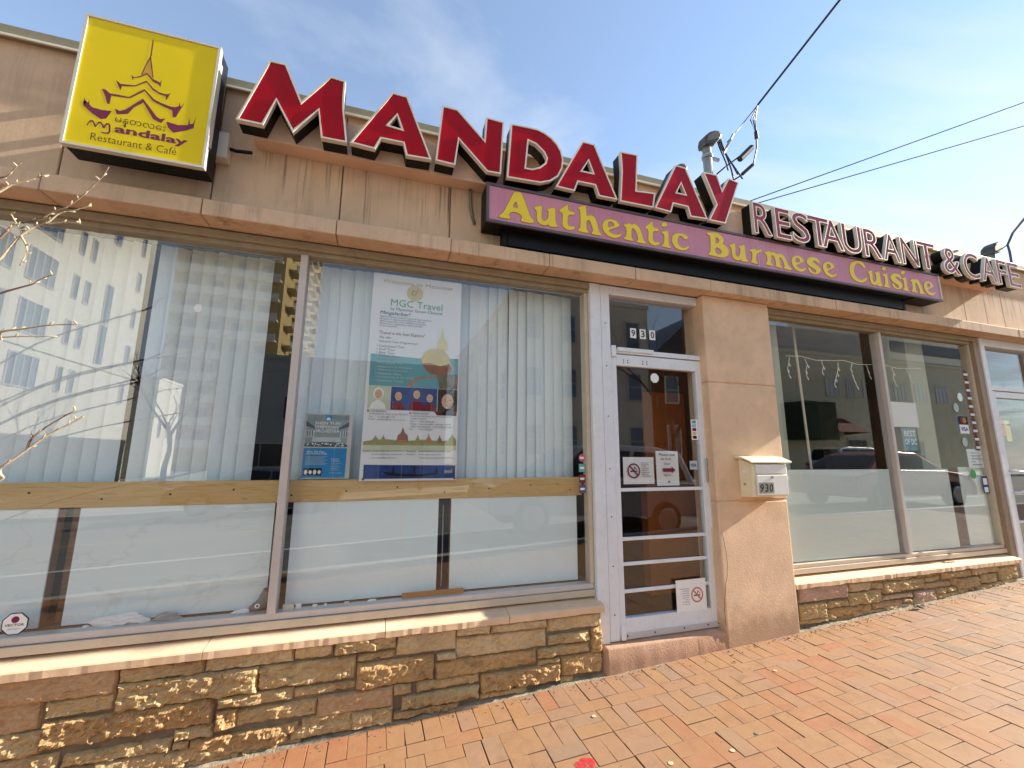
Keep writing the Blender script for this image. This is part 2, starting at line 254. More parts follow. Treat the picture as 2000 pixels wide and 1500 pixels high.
STONE_L=[(-1.738, 0.361, -1.188, 0.485, 3), (-1.177, 0.4, -0.817, 0.467, 1), (-1.449, 0.285, -1.186, 0.357, 1), (-1.174, 0.273, -0.556, 0.394, 1), (-1.719, 0.238, -1.471, 0.371, 3), (-1.447, 0.154, -0.75, 0.265, 2), (-1.696, 0.128, -1.449, 0.23, 1), (-1.359, 0.057, -0.918, 0.111, 1), (-1.678, 0.055, -1.377, 0.126, 1), (-0.805, 0.402, -0.387, 0.478, 0), (-0.376, 0.409, -0.184, 0.481, 0), (-0.167, 0.41, 0.166, 0.477, 1), (-0.549, 0.274, -0.053, 0.388, 1), (-0.038, 0.356, 0.169, 0.385, 1), (-0.038, 0.207, 0.399, 0.336, 2), (-0.729, 0.213, -0.371, 0.264, 1), (-0.363, 0.215, -0.044, 0.255, 1), (-0.241, 0.096, 0.166, 0.196, 3), (-0.639, 0.116, -0.249, 0.189, 1), (-0.728, 0.118, -0.638, 0.198, 2), (-0.831, 0.039, -0.336, 0.083, 2), (-0.315, 0.009, -0.058, 0.101, 1), (-0.051, 0.014, 0.167, 0.091, 1), (0.174, 0.148, 0.269, 0.196, 1), (0.178, 0.358, 0.533, 0.469, 0), (0.543, 0.427, 0.749, 0.477, 0), (0.766, 0.42, 1.138, 0.469, 0), (0.535, 0.299, 1.137, 0.41, 0), (0.424, 0.307, 0.53, 0.335, 0), (0.416, 0.2, 1.072, 0.288, 2), (0.307, 0.146, 0.69, 0.196, 1), (0.223, 0.065, 0.683, 0.131, 1), (0.701, 0.086, 1.231, 0.181, 2), (1.154, 0.383, 1.552, 0.465, 0), (1.158, 0.301, 1.458, 0.355, 1), (1.481, 0.219, 1.553, 0.37, 2), (1.087, 0.227, 1.456, 0.285, 1), (1.087, 0.189, 1.232, 0.214, 1), (1.256, 0.101, 1.549, 0.212, 2), (-1.74, -0.05, -1.295, 0.045, 2), (-1.28, -0.03, -0.845, 0.045, 1), (-0.83, -0.01, -0.385, 0.03, 1), (0.18, 0.03, 0.555, 0.055, 2), (-0.905, 0.095, -0.74, 0.145, 1), (0.7, 0.05, 1.0, 0.075, 1), (-1.74, 0.06, -1.69, 0.12, 2), (1.245, 0.065, 1.33, 0.09, 1), (-0.905, 0.06, -0.845, 0.085, 1)]
STONE_R=[(3.41, 0.359, 3.938, 0.473, 4), (3.981, 0.393, 4.238, 0.461, 0), (4.262, 0.396, 4.37, 0.441, 1), (4.263, 0.447, 4.958, 0.461, 1), (4.404, 0.349, 4.95, 0.435, 1), (4.992, 0.396, 5.196, 0.43, 1), (5.241, 0.403, 5.632, 0.459, 1), (5.672, 0.41, 6.082, 0.471, 1), (6.13, 0.447, 6.452, 0.479, 0), (4.979, 0.332, 5.357, 0.375, 3), (5.451, 0.286, 5.777, 0.383, 1), (5.829, 0.317, 6.06, 0.391, 1), (6.13, 0.323, 6.422, 0.443, 1), (5.131, 0.279, 5.248, 0.316, 1), (5.274, 0.289, 5.376, 0.319, 1), (3.974, 0.28, 4.363, 0.38, 1), (4.388, 0.289, 4.763, 0.319, 0), (4.807, 0.228, 5.095, 0.317, 4), (3.721, 0.286, 3.941, 0.333, 1), (3.405, 0.22, 3.679, 0.336, 1), (3.718, 0.207, 4.209, 0.271, 2), (4.259, 0.229, 4.618, 0.271, 3), (4.642, 0.244, 4.753, 0.272, 1), (3.394, 0.193, 3.791, 0.214, 1), (4.975, 0.445, 5.225, 0.48, 2), (5.37, 0.335, 5.435, 0.395, 1)]
BRANCH=[[(-1.5, 2.0, 2.159), (-1.44, 2.0, 2.212), (-1.403, 2.0, 2.267), (-1.389, 2.0, 2.299), (-1.361, 2.0, 2.364), (-1.328, 2.0, 2.408), (-1.288, 2.0, 2.436), (-1.259, 2.0, 2.48), (-1.216, 2.0, 2.503), (-1.163, 2.0, 2.535)], [(-1.285, 2.0, 2.431), (-1.258, 2.0, 2.441), (-1.224, 2.0, 2.45), (-1.189, 2.0, 2.452)], [(-1.357, 2.0, 2.367), (-1.331, 2.0, 2.315), (-1.342, 2.0, 2.249)], [(-1.357, 2.0, 2.375), (-1.36, 2.0, 2.388), (-1.374, 2.0, 2.41), (-1.401, 2.0, 2.453)], [(-1.643, 2.15, 2.248), (-1.573, 2.15, 2.339), (-1.522, 2.15, 2.408), (-1.503, 2.15, 2.448), (-1.482, 2.15, 2.481), (-1.413, 2.15, 2.512), (-1.376, 2.15, 2.554), (-1.331, 2.15, 2.589), (-1.289, 2.15, 2.644), (-1.258, 2.15, 2.706), (-1.234, 2.15, 2.747), (-1.216, 2.15, 2.804)], [(-1.486, 1.9, 2.365), (-1.422, 1.9, 2.435), (-1.374, 1.9, 2.488), (-1.345, 1.9, 2.522), (-1.307, 1.9, 2.547), (-1.27, 1.9, 2.574), (-1.259, 1.9, 2.575)], [(-1.712, 2.2, 2.592), (-1.647, 2.2, 2.659), (-1.601, 2.2, 2.699), (-1.579, 2.2, 2.712), (-1.559, 2.2, 2.756), (-1.544, 2.2, 2.783)], [(-1.653, 2.2, 2.09), (-1.574, 2.2, 2.149), (-1.519, 2.2, 2.19), (-1.462, 2.2, 2.223), (-1.42, 2.2, 2.246), (-1.404, 2.2, 2.266), (-1.357, 2.2, 2.3)], [(-1.406, 1.9, 1.891), (-1.289, 1.9, 1.962), (-1.238, 1.9, 1.978), (-1.159, 1.9, 2.001), (-1.081, 1.9, 2.012)], [(-1.63, 2.2, 1.954), (-1.489, 2.2, 2.006), (-1.31, 2.2, 2.027)], [(-1.323, 1.9, 1.406), (-1.214, 1.9, 1.494), (-1.161, 1.9, 1.547), (-1.101, 1.9, 1.61), (-1.041, 1.9, 1.653), (-1.021, 1.9, 1.668)], [(-1.154, 1.9, 1.554), (-1.147, 1.9, 1.592), (-1.11, 1.9, 1.637), (-1.042, 1.9, 1.696)]]
# ---------------------------------------------------------------- materials
def stucco(name, c, bs=230, bstr=.55, streak=0, grime=.25, drip=False, foot=False):
    t = NT(name); t.set(.85, .25)
    cc = t.ramp(t.noise(2.3, 6, .62), [(.3, sc3(c, .86)), (.7, sc3(c, 1.1))])
    if grime:
        g = t.ramp(t.noise(5.5, 8, .72, dist=.4), [(.5, (0, 0, 0)), (.8, (grime,)*3)])
        cc = t.mix(g, cc, sc3(c, .5))
    if streak:
        # rain streaks: long vertical runs of soot that start at the top of the face
        n = t.noise(1, 6, .75, t.pos((9, 9, .35))); m = t.ramp(n, [(.50, (0, 0, 0)), (.68, (1, 1, 1))])
        n2 = t.noise(1, 4, .6, t.pos((1.7, 1, 1.2))); m2 = t.ramp(n2, [(.38, (0, 0, 0)), (.62, (1, 1, 1))])
        k = t.math('MULTIPLY', m, m2); k = t.math('MULTIPLY', k, streak)
        cc = t.mix(k, cc, C(70, 52, 38))
        if drip:
            # soot runs that hang below the raceway and stop part-way down
            g = t.n('ShaderNodeNewGeometry'); sp = t.n('ShaderNodeSeparateXYZ'); t.l(g.outputs['Position'], sp.inputs[0])
            lim = t.noise(1, 3, .6, t.pos((7, 1, .02))); edge = t.math('SUBTRACT', 3.50, t.math('MULTIPLY', t.math('POWER', lim, 3), 2.6))
            a = t.math('MULTIPLY', t.math('SUBTRACT', sp.outputs[2], edge), 5.0); a = t.math('MINIMUM', t.math('MAXIMUM', a, 0), 1)
            inx = t.math('MULTIPLY', t.math('GREATER_THAN', sp.outputs[0], -.86), t.math('LESS_THAN', sp.outputs[2], 3.482))
            fine = t.ramp(t.noise(1, 5, .7, t.pos((42, 1, .5))), [(.53, (0, 0, 0)), (.68, (1, 1, 1))])
            a = t.math('MULTIPLY', t.math('MULTIPLY', a, inx), t.math('MULTIPLY', fine, .75)); cc = t.mix(a, cc, C(44, 34, 26))
    if foot:
        g = t.n('ShaderNodeNewGeometry'); sp = t.n('ShaderNodeSeparateXYZ'); t.l(g.outputs['Position'], sp.inputs[0])
        lim = t.math('ADD', .16, t.math('MULTIPLY', t.noise(5, 8, .75), .55)); a = t.math('MULTIPLY', t.math('SUBTRACT', lim, sp.outputs[2]), 2.6); a = t.math('MINIMUM', t.math('MAXIMUM', a, 0), .55)
        cc = t.mix(a, cc, C(132, 96, 70))
        pt = t.ramp(t.noise(2.6, 3, .5, dist=.7), [(.56, (0, 0, 0)), (.575, (.22,)*3)]); cc = t.mix(pt, cc, sc3(c, .8))
    t.base(cc)
    b1 = t.bump(t.noise(bs, 5, .6), bstr, .0045); b2 = t.bump(t.noise(38, 5, .6), .35, .006, b1)
    t.l(b2, t.p.inputs['Normal']); MATS[name] = t.m; return t.m
M_wall = stucco('painted_wall', C(216, 185, 154), streak=.32, grime=.3, drip=True)
M_ledge = stucco('ledge_stone', C(216, 186, 156), bs=300, bstr=.3, streak=.62, grime=.55)
M_pillar = stucco('pillar_stucco', C(230, 198, 166), bs=150, bstr=1.0, grime=.34, foot=True)
M_soffit = stucco('race_paint', C(214, 182, 158), bs=320, bstr=.2, grime=.2)
M_sill = stucco('sill_stone', C(230, 198, 164), bs=330, bstr=.45, grime=.25)
M_step = stucco('step_paint', C(220, 180, 154), bs=130, bstr=.9, grime=.35, foot=True)
M_mortar = mat('mortar', C(134, 122, 104), .95, .1, .25, 9, .8, 160, .006, dirt=.5)
M_coping = mat('coping_metal', C(140, 132, 108), .55, .4, .12, 3, .15, 60, dirt=.35)
M_trimline = mat('coping_edge', C(226, 220, 200), .45, .4, .05)
M_black = mat('black_metal', C(12, 12, 12), .45, .25, .15, 6, .1, 90)
M_white_trim = mat('white_trim', C(208, 203, 190), .4, .45, .06, 9, dirt=.25)
M_rust = mat('aged_trim', C(205, 190, 160), .6, .3, .15, 14, dirt=.7)
M_alu = mat('painted_aluminium', C(226, 232, 239), .42, .5, .05, 6, .08, 60, dirt=.2)
M_frame = mat('beige_frame', C(200, 186, 166), .45, .45, .08, 5, .1, 80, dirt=.25)
M_frame2 = mat('grey_frame', C(200, 194, 190), .4, .5, .06, 5, dirt=.2)
M_headfr = mat('head_frame', C(160, 148, 124), .5, .4, .12, 7, .15, 70, dirt=.45)
M_board = mat('white_board', C(228, 247, 252), .55, .3, .03, 3, dirt=.06)
M_blind = mat('blind_fabric', C(230, 246, 252), .7, .2, .04, 40, .15, 500, .001)
M_rail_dark = mat('blind_rail', C(66, 72, 82), .5, .4, .1)
M_dark = mat('dark_interior', C(58, 50, 44), .8, .2, .2, 3)
M_floor_in = mat('interior_floor', C(70, 62, 56), .7, .3, .2, 3)
M_ceil_in = mat('interior_ceiling', C(150, 146, 138), .8, .2, .1, 3)
M_brownpanel = mat('brown_panel', C(176, 106, 52), .6, .3, .1, 4)
M_card = mat('cardboard', C(178, 128, 76), .8, .15, .08, 8, .1, 200)
M_paper = mat('paper', C(240, 242, 242), .7, .2, .02, 8)
M_ink = mat('black_ink', C(24, 24, 28), .6, .3, 0)
M_grey_ink = mat('grey_ink', C(96, 100, 106), .6, .3, 0)
M_maroon = mat('maroon_ink', C(120, 36, 76), .55, .3, .06, 30)
def wood(name, a, b):
    t = NT(name); t.set(.55, .35)
    n = t.noise(3, 8, .65, t.pos((1.4, 9, 14)), 1.2)
    t.base(t.ramp(n, [(.3, a), (.55, b), (.7, sc3(a, .8))])); t.l(t.bump(n, .12, .004), t.p.inputs['Normal']); MATS[name] = t.m; return t.m
M_wood = wood('pine_rail', C(196, 160, 96), C(216, 184, 122))
M_stud = wood('stud_wood', C(120, 84, 52), C(150, 108, 70))
def plastic_face(name, a, b, rough=.2, spec=.3, band=False):
    t = NT(name); t.set(rough, spec)
    n = t.noise(2.2, 5, .55, dist=.5); cc = t.ramp(n, [(.3, a), (.7, b)])
    st = t.ramp(t.noise(1, 6, .7, t.pos((14, 1, .8))), [(.5, (0, 0, 0)), (.75, (.28,)*3)]); cc = t.mix(st, cc, sc3(a, .55))
    t.base(cc); t.l(t.bump(t.noise(1.3, 2, .5), .10, .05), t.p.inputs['Normal'])
    t.p.inputs['Coat Weight'].default_value = 0.0; t.p.inputs['Coat Roughness'].default_value = .06
    MATS[name] = t.m; return t.m
M_red = plastic_face('red_acrylic', C(158, 2, 22), C(174, 6, 26), .22, .15)
M_maroon_face = plastic_face('maroon_acrylic', C(146, 40, 62), C(166, 58, 80))
M_pink = plastic_face('pink_acrylic', C(200, 132, 152), C(212, 146, 164), .22)
M_yellow_letter = mat('yellow_vinyl', C(244, 214, 34), .3, .45, .04, 10)
M_yellow_edge = mat('ochre_edge', C(176, 122, 60), .4, .4, .05)
t = NT('yellow_acrylic'); t.set(.4, .2)
t.base(t.mix(t.ramp(t.noise(2.6, 5, .6, dist=.8), [(.45, (0, 0, 0)), (.75, (.18,)*3)]), C(234, 206, 4), C(186, 164, 12)))
t.l(t.bump(t.noise(1.6, 3, .5, dist=.6), .10, .05), t.p.inputs['Normal']); M_yellow = t.m
def stone_mat(k, a, b, c):
    t = NT('sandstone_%d' % k); t.set(.82, .3)
    n = t.noise(5, 8, .68, t.pos((1, 1, 2.6)), 1.6); cc = t.ramp(n, [(.25, a), (.5, b), (.72, c)])
    n2 = t.noise(1, 5, .6, t.pos((2.2, 2, 2.2))); cc = t.mix(t.ramp(n2, [(.42, (0, 0, 0)), (.64, (.5,)*3)]), cc, sc3(b, .55))
    n3 = t.noise(38, 6, .7); cc = t.mix(t.ramp(n3, [(.35, (.35,)*3), (.55, (0, 0, 0))]), cc, sc3(a, .6))
    t.base(cc)
    t.l(t.bump(t.noise(150, 6, .7), .7, .005, t.bump(t.noise(34, 6, .7), .85, .016)), t.p.inputs['Normal']); return t.m
M_stone = [stone_mat(0, C(200, 172, 128), C(222, 196, 154), C(178, 148, 108)), stone_mat(1, C(184, 154, 108), C(210, 182, 134), C(156, 126, 88)),
           stone_mat(2, C(178, 140, 94), C(204, 168, 118), C(148, 114, 76)), stone_mat(3, C(192, 154, 116), C(206, 172, 132), C(172, 132, 96)),
           stone_mat(4, C(196, 160, 138), C(210, 178, 156), C(170, 134, 112))]
def brick_mat():
    t = NT('clay_brick'); t.set(.62, .35)
    at = t.n('ShaderNodeAttribute', attribute_name='rnd'); at.attribute_type = 'GEOMETRY'
    cc = t.ramp(at.outputs['Fac'], [(0, C(156, 105, 74)), (.18, C(156, 113, 79)), (.36, C(155, 119, 84)), (.55, C(152, 116, 89)), (.75, C(148, 120, 96)), (.9, C(141, 117, 96)), (1, C(130, 111, 93))])
    cc = t.mix(t.ramp(t.noise(14, 6, .65), [(.4, (0, 0, 0)), (.75, (.35,)*3)]), cc, C(176, 136, 104))
    cc = t.mix(t.ramp(t.noise(120, 4, .7), [(.55, (0, 0, 0)), (.8, (.45,)*3)]), cc, C(120, 84, 60))
    cc = t.mix(t.ramp(t.noise(1.1, 5, .6), [(.45, (0, 0, 0)), (.7, (.55,)*3)]), cc, C(150, 118, 94))
    cc = t.mix(t.ramp(t.noise(6.5, 8, .75, dist=.6), [(.52, (0, 0, 0)), (.72, (.5,)*3)]), cc, C(112, 84, 66))
    t.base(cc); t.l(t.bump(t.noise(260, 5, .65), .35, .002, t.bump(t.noise(30, 4, .6), .25, .004)), t.p.inputs['Normal']); return t.m
M_brick = brick_mat()
M_sand = mat('joint_sand', C(84, 62, 46), .95, .1, .3, 14, .6, 200)
M_asphalt = mat('asphalt', C(120, 119, 116), .9, .25, .2, 1.2, .6, 120)
M_concrete = mat('concrete', C(190, 184, 174), .9, .2, .15, 1.5, .4, 90)
M_grout = mat('old_grout', C(150, 138, 118), .95, .15, .45, 9, .9, 70, .012, dirt=.9)
# ---------------------------------------------------------------- ground, road, far pavement
def strip(name, y0, y1, dz, m, xs=(-300, -60, -30, -8, 0, 8, 30, 60, 300), thick=0):
    b = MB()
    for a, c in zip(xs, xs[1:]):
        if thick:
            i = len(b.v); za, zc = gz(a)+dz, gz(c)+dz
            b.v += [(a, y0, za-thick), (c, y0, zc-thick), (c, y1, zc-thick), (a, y1, za-thick), (a, y0, za), (c, y0, zc), (c, y1, zc), (a, y1, za)]
            b.f += [(i, i+1, i+5, i+4), (i+3, i, i+4, i+7), (i+1, i+2, i+6, i+5), (i+2, i+3, i+7, i+6), (i+4, i+5, i+6, i+7)]
        else: b.poly([(a, y0, gz(a)+dz), (c, y0, gz(c)+dz), (c, y1, gz(c)+dz), (a, y1, gz(a)+dz)])
    return b.ob(name, m, raw=True)
struct(strip('ground', -600, 500, -.30, M_concrete, xs=(-700, -300, -60, -30, -8, 0, 8, 30, 60, 300, 700)))
struct(strip('road', -10.6, -.95, -.135, M_asphalt))
struct(strip('far_pavement', -14.0, -10.6, .0, M_concrete, thick=.16))
struct(strip('kerb', -.95, -.78, .0, M_concrete, thick=.16))
M_line = mat('road_paint', C(222, 222, 214), .7, .3, .1, 6, dirt=.4)
M_yline = mat('road_yellow', C(214, 170, 60), .7, .3, .1, 6, dirt=.4)
struct(strip('lane_marking', -3.25, -3.13, -.131, M_line)); struct(strip('centre_line', -5.85, -5.73, -.131, M_yline))
walk = struct(strip('sidewalk', -.78, 2.86, -.008, M_sand))

# brick paving: soldier course along the wall, stretcher course, then basket weave
BRV = 16
def brick_mesh(rn, lx=.1966, ly=.0966, h=.05, c=.0013):
    b = MB(); x, y = lx/2, ly/2
    b.v = [(-x, -y, -h), (x, -y, -h), (x, y, -h), (-x, y, -h), (-x, -y, -c), (x, -y, -c), (x, y, -c), (-x, y, -c), (-x+c, -y+c, 0), (x-c, -y+c, 0), (x-c, y-c, 0), (-x+c, y-c, 0)]
    b.f = [(0, 1, 5, 4), (1, 2, 6, 5), (2, 3, 7, 6), (3, 0, 4, 7), (4, 5, 9, 8), (5, 6, 10, 9), (6, 7, 11, 10), (7, 4, 8, 11), (8, 9, 10, 11)]
    me = b.mesh('brick'); a = me.attributes.new('rnd', 'FLOAT', 'FACE')
    for d in a.data: d.value = rn
    me.materials.append(M_brick); return me
BM = [brick_mesh((k+.5)/BRV) for k in range(BRV)]
def proj(p):
    d = Vector(p)-Vector((0, 0, CZ)); z = d.dot(fw)
    return (1000+FPX*d.dot(rt)/z, 750-FPX*d.dot(up)/z, z) if z > .05 else (-1e9, 0, 9e9)
bricks = []                                                  # x, y, turned, distance
for k in range(-80, 120): bricks.append((.683+.1*k-.05+.05, 2.692, 1))
for k in range(-40, 60): bricks.append((.733+.2*k, 2.542, 0))
for i in range(-45, 60):
    for j in range(0, 17):
        x, y = 1.42+.2*i, 2.392-.2*j
        if (i+j) % 2: bricks += [(x, y+.05, 0), (x, y-.05, 0)]
        else: bricks += [(x-.05, y, 1), (x+.05, y, 1)]
bricks = [b for b in bricks if -7.9 < b[0] < 12 and b[1] > -.76]
def bx(b):
    r = random.Random(hash((round(b[0], 3), round(b[1], 3))))
    sl = math.atan(.045) if abs(b[0]) <= 8 else math.atan(.006)
    m = Matrix.Translation((b[0]+r.uniform(-.0016, .0016), b[1]+r.uniform(-.0016, .0016), gz(b[0])+r.uniform(-.0028, .0010)))
    m = m @ Matrix.Rotation(-sl, 4, 'Y') @ Matrix.Rotation(R(r.uniform(-.9, .9)), 4, 'X') @ Matrix.Rotation(b[2]*math.pi/2+R(r.uniform(-.9, .9)), 4, 'Z')
    # colour runs in patches, with stray odd bricks; sun glare painted in as tan rightwards
    v = .40+.55*noise.noise(Vector((b[0]*.55, b[1]*.9, 3)))+.15*(b[0]-2.0)/3+r.choice((r.uniform(-.2, .2), r.uniform(-.2, .2), r.uniform(-.4, .42)))
    if b[1] > 2.5: v -= .14
    return m, min(BRV-1, max(0, int(v*BRV)))
seen = []
for b in bricks:
    px, py, z = proj((b[0], b[1], gz(b[0])))
    seen.append((z if -40 < px < 2040 and -40 < py < 1530 else 1e6+z, b))
seen.sort(key=lambda q: q[0])
for z, b in seen[:300]:
    m, k = bx(b); o = bpy.data.objects.new('brick', BM[k]); col.objects.link(o); o.parent = walk; o.matrix_world = m
v, f, rn = [], [], []
for z, b in seen[300:]:
    m, k = bx(b); i = len(v)
    v += [tuple(m @ q.co) for q in BM[k].vertices]
    for p in BM[k].polygons: f.append(tuple(i+q for q in p.vertices)); rn.append((k+.5)/BRV)
me = bpy.data.meshes.new('brick_field'); me.from_pydata(v, [], f)
a = me.attributes.new('rnd', 'FLOAT', 'FACE'); a.data.foreach_set('value', rn)
o = mk('brick_field', me, M_brick, walk); o['kind'] = 'stuff'
# uneven cement fillet where the paving meets the wall
b = MB(); n = 220
for k in range(n+1):
    x = -3+11*k/n; z = gz(x); q = noise.noise(Vector((x*5, 1, 0))); q2 = noise.noise(Vector((x*17, 4, 0)))
    b.v += [(x, 2.787+.012*q+.010*q2, z-.002), (x, 2.806+.008*q2, z+.006+.010*q2), (x, 2.86, z+.016+.018*q+.012*q2)]
for k in range(n):
    for j in range(2): i = 3*k+j; b.f.append((i, i+3, i+4, i+1))
struct(b.ob('cement_fillet', M_grout, walk))

# grit, crumbs of mortar and dry scraps gathered along the foot of the wall
r = random.Random(21); b = MB()
for k in range(900):
    x = r.uniform(-1.9, 7.2); y = 2.775-abs(r.gauss(0, .035)) if r.random() < .8 else r.uniform(1.2, 2.75); s_ = r.uniform(.0015, .0055)*(1 if y > 2.6 else .6); z = gz(x)+s_*.5; i = len(b.v); a = r.uniform(0, 6.28)
    for q in range(4): b.v.append((x+s_*r.uniform(.7, 1.3)*math.cos(a+q*1.57), y+s_*r.uniform(.7, 1.3)*math.sin(a+q*1.57), z-s_*.6))
    b.v.append((x, y, z+s_*r.uniform(.3, .9))); b.f += [(i, i+1, i+4), (i+1, i+2, i+4), (i+2, i+3, i+4), (i+3, i, i+4)]
o = b.ob('grit', mat('grit', C(120, 98, 78), .95, .1, .6, 200), None, raw=True); o['kind'] = 'stuff'; o['label'] = 'loose grit and crumbs along the foot of the shop wall'; o['category'] = 'grit'
# ---------------------------------------------------------------- the shop building
shop = thing('shop_building', 'single-storey tan stucco shop with stone base, wide windows and long roof ledge', 'building')
X0, X1 = -6.0, 12.0
JO = [round(.405+.7365*k, 4) for k in range(-9, 17)]          # panel and ledge joints
uw = box('upper_wall', M_wall, shop, X0, 2.835, 2.94, X1, 3.02, 3.90)
for a, b_ in zip(JO, JO[1:]): box('wall_panel', M_wall, uw, a+.004, 2.80, 3.02, b_-.004, 2.84, 3.87, bevel=.004, seg=1)
for a, b_ in zip(JO, JO[1:]):
    r = rng.uniform(-.003, .003)
    b = MB().prism([(a+.003, 0), (b_-.003, 0), (b_-.003, 1), (a+.003, 1)], 0, 1)
    # profile: flat underside, front face, slightly weathered top
    b = MB(); pr = [(2.70+r, 2.929), (2.70+r, 3.026), (2.708+r, 3.034), (2.815, 3.040), (2.86, 3.040), (2.86, 2.929)]
    n = len(pr); x0, x1 = a+.0025, b_-.0025
    b.v = [(x0, p, q) for p, q in pr]+[(x1, p, q) for p, q in pr]
    b.f = [(k, (k+1) % n, n+(k+1) % n, n+k) for k in range(n)]+[tuple(range(n)), tuple(range(2*n-1, n-1, -1))]
    b.ob('ledge_block', M_ledge, shop, bevel=.004, seg=1)
cp = box('coping', M_coping, shop, X0, 2.768, 3.862, X1, 3.06, 3.933, bevel=.004)
box('drip_edge', M_trimline, cp, X0, 2.756, 3.855, X1, 2.767, 3.868)
box('roof', M_concrete, shop, X0, 3.03, 3.70, X1, 12, 3.80)
box('end_wall', M_wall, shop, X0, 2.86, -.6, X0+.2, 12, 3.69); box('end_wall', M_wall, shop, X1-.2, 2.86, -.2, X1, 12, 3.69); box('back_wall', M_wall, shop, X0+.21, 11.8, -.6, X1-.21, 12, 3.69)
# pillar between the door and the right window: three painted blocks with fine joints
pl = box('pillar', M_pillar, shop, 2.615, 2.80, .05, 3.325, 3.05, 2.928)
for z0, z1 in ((.04, 1.188), (1.194, 2.158), (2.164, 2.926)): box('pillar_block', M_pillar, pl, 2.602, 2.79, z0, 3.338, 2.99, z1, bevel=.014, seg=3)
b = MB(); pr_ = [(2.6025+.012*noise.noise(Vector((k*.5, 3, 0)))+.03*math.sin(k*.28), .95-k*.035) for k in range(20)]
for (a0, b0), (a1, b1) in zip(pr_, pr_[1:]): b.poly([(a0+.018, 2.7893, b0), (a0+.022, 2.7893, b0), (a1+.0225, 2.7893, b1), (a1+.0185, 2.7893, b1)])
b.ob('crack', M_dark, pl)
# raceway behind the channel letters
box('sign_raceway', M_soffit, shop, -.85, 2.682, 3.48, 6.70, 2.799, 3.722, bevel=.004)
# stone bases
def stone(i, x0, z0, x1, z1, kind, parent, yf=2.815):
    x0 -= .003; x1 += .003; z0 -= .0025; z1 += .0025
    r = random.Random(i*13+5); w, h = x1-x0, z1-z0
    nx = max(8, int(w/.009)); nz = max(5, int(h/.008)); rough = (.009, .013, .014, .007, .006)[kind]*r.uniform(.8, 1.4); off = Vector((i*7.3, i*3.1, 0))
    tilt = r.uniform(-.012, .012); pro = r.uniform(-.012, .010); rad = min(.016, h*.28)
    b = MB()
    for q in range(nz+1):
        for p in range(nx+1):
            s, t_ = p/nx, q/nz; X = x0+w*s; Z = z0+h*t_
            ex = min(s*w, (1-s)*w); ez = min(t_*h, (1-t_)*h)
            X += .005*noise.noise(Vector((Z*20, i, 2)))*(1 if ex < .02 else 0); Z += (.005*noise.noise(Vector((X*13, i, 5)))+.003*noise.noise(Vector((X*40, i, 8))))*(1 if ez < .02 else 0)
            e = min(ex, ez); edge = 0
            if e < rad: edge = (1-math.sqrt(max(0, 1-(1-e/rad)**2)))*rad*1.2
            P = Vector((X*9, Z*13, 0))+off
            d = noise.fractal(P, 1.0, 2.1, 5)*rough*.8+(.5-abs(noise.noise(P*1.9)))*rough*1.3+(.4-abs(noise.noise(P*5.3)))*rough*.7+noise.noise(P*11)*rough*.25
            vo = noise.voronoi(Vector((X*15, Z*24, i*3.7))); c0 = vo[1][0]; hx = noise.cell_vector(c0*7.31)
            fac = ((hx.x-.5)*(X*15-c0.x)+(hx.y-.5)*(Z*24-c0.y))*.9+(hx.z-.5)*.8
            b.v.append((X, yf-pro-tilt*(s-.5)-d-fac*rough*(1.15 if kind in (1, 2) else .55)+edge, Z))
    for q in range(nz):
        for p in range(nx): k = q*(nx+1)+p; b.f.append((k, k+1, k+nx+2, k+nx+1))
    lo = [q for q in range(nx+1)]+[q*(nx+1)+nx for q in range(1, nz+1)]+[nz*(nx+1)+q for q in range(nx-1, -1, -1)]+[q*(nx+1) for q in range(nz-1, 0, -1)]
    n0 = len(b.v); b.v += [(b.v[k][0], 2.87, b.v[k][2]) for k in lo]; n = len(lo)
    for k in range(n): b.f.append((lo[k], n0+k, n0+(k+1) % n, lo[(k+1) % n]))
    return b.ob('stone', M_stone[kind], parent, smooth=False, raw=True)
sb = box('stone_base', M_mortar, shop, X0+.21, 2.838, -.6, 1.555, 2.95, .497)
for i, s in enumerate(STONE_L): stone(i, *s, sb)
rr = random.Random(3)
for zz, hh in ((-.09, .075), (-.01, .055)):                    # lower courses that run into the paving
    x = -2.2
    while x < -.35:
        w_ = rr.uniform(.22, .5); z_ = zz+max(0, (x+1.8)*.012); stone(200+int(x*100)+int(zz*50), x, z_, x+w_-.014, z_+hh, rr.choice((1, 1, 2)), sb); x += w_
x = -4.5
for zz, hh in ((-.16, .12), (-.03, .1), (.08, .12), (.21, .1), (.32, .15)):
    x = -4.6+zz
    while x < -1.76:
        w_ = min(rr.uniform(.3, .6), -1.745-x); stone(500+int(x*100)+int(zz*70), x, zz, x+w_-.014, zz+hh-.014, rr.choice((1, 2, 3)), sb) if w_ > .1 else None; x += w_
sb2 = box('stone_base', M_mortar, shop, 3.345, 2.838, .0, 6.44, 2.95, .488)
for i, s in enumerate(STONE_R): stone(80+i, *s, sb2, 2.818)
x = 3.8
while x < 6.3:
    w_ = rr.uniform(.2, .45); z_ = gz(x)+.005; h_ = .035 if x > 4.6 else .03
    stone(700+int(x*50), x, z_, min(x+w_-.012, 6.4), z_+h_, rr.choice((1, 0, 2)), sb2, 2.825); x += w_
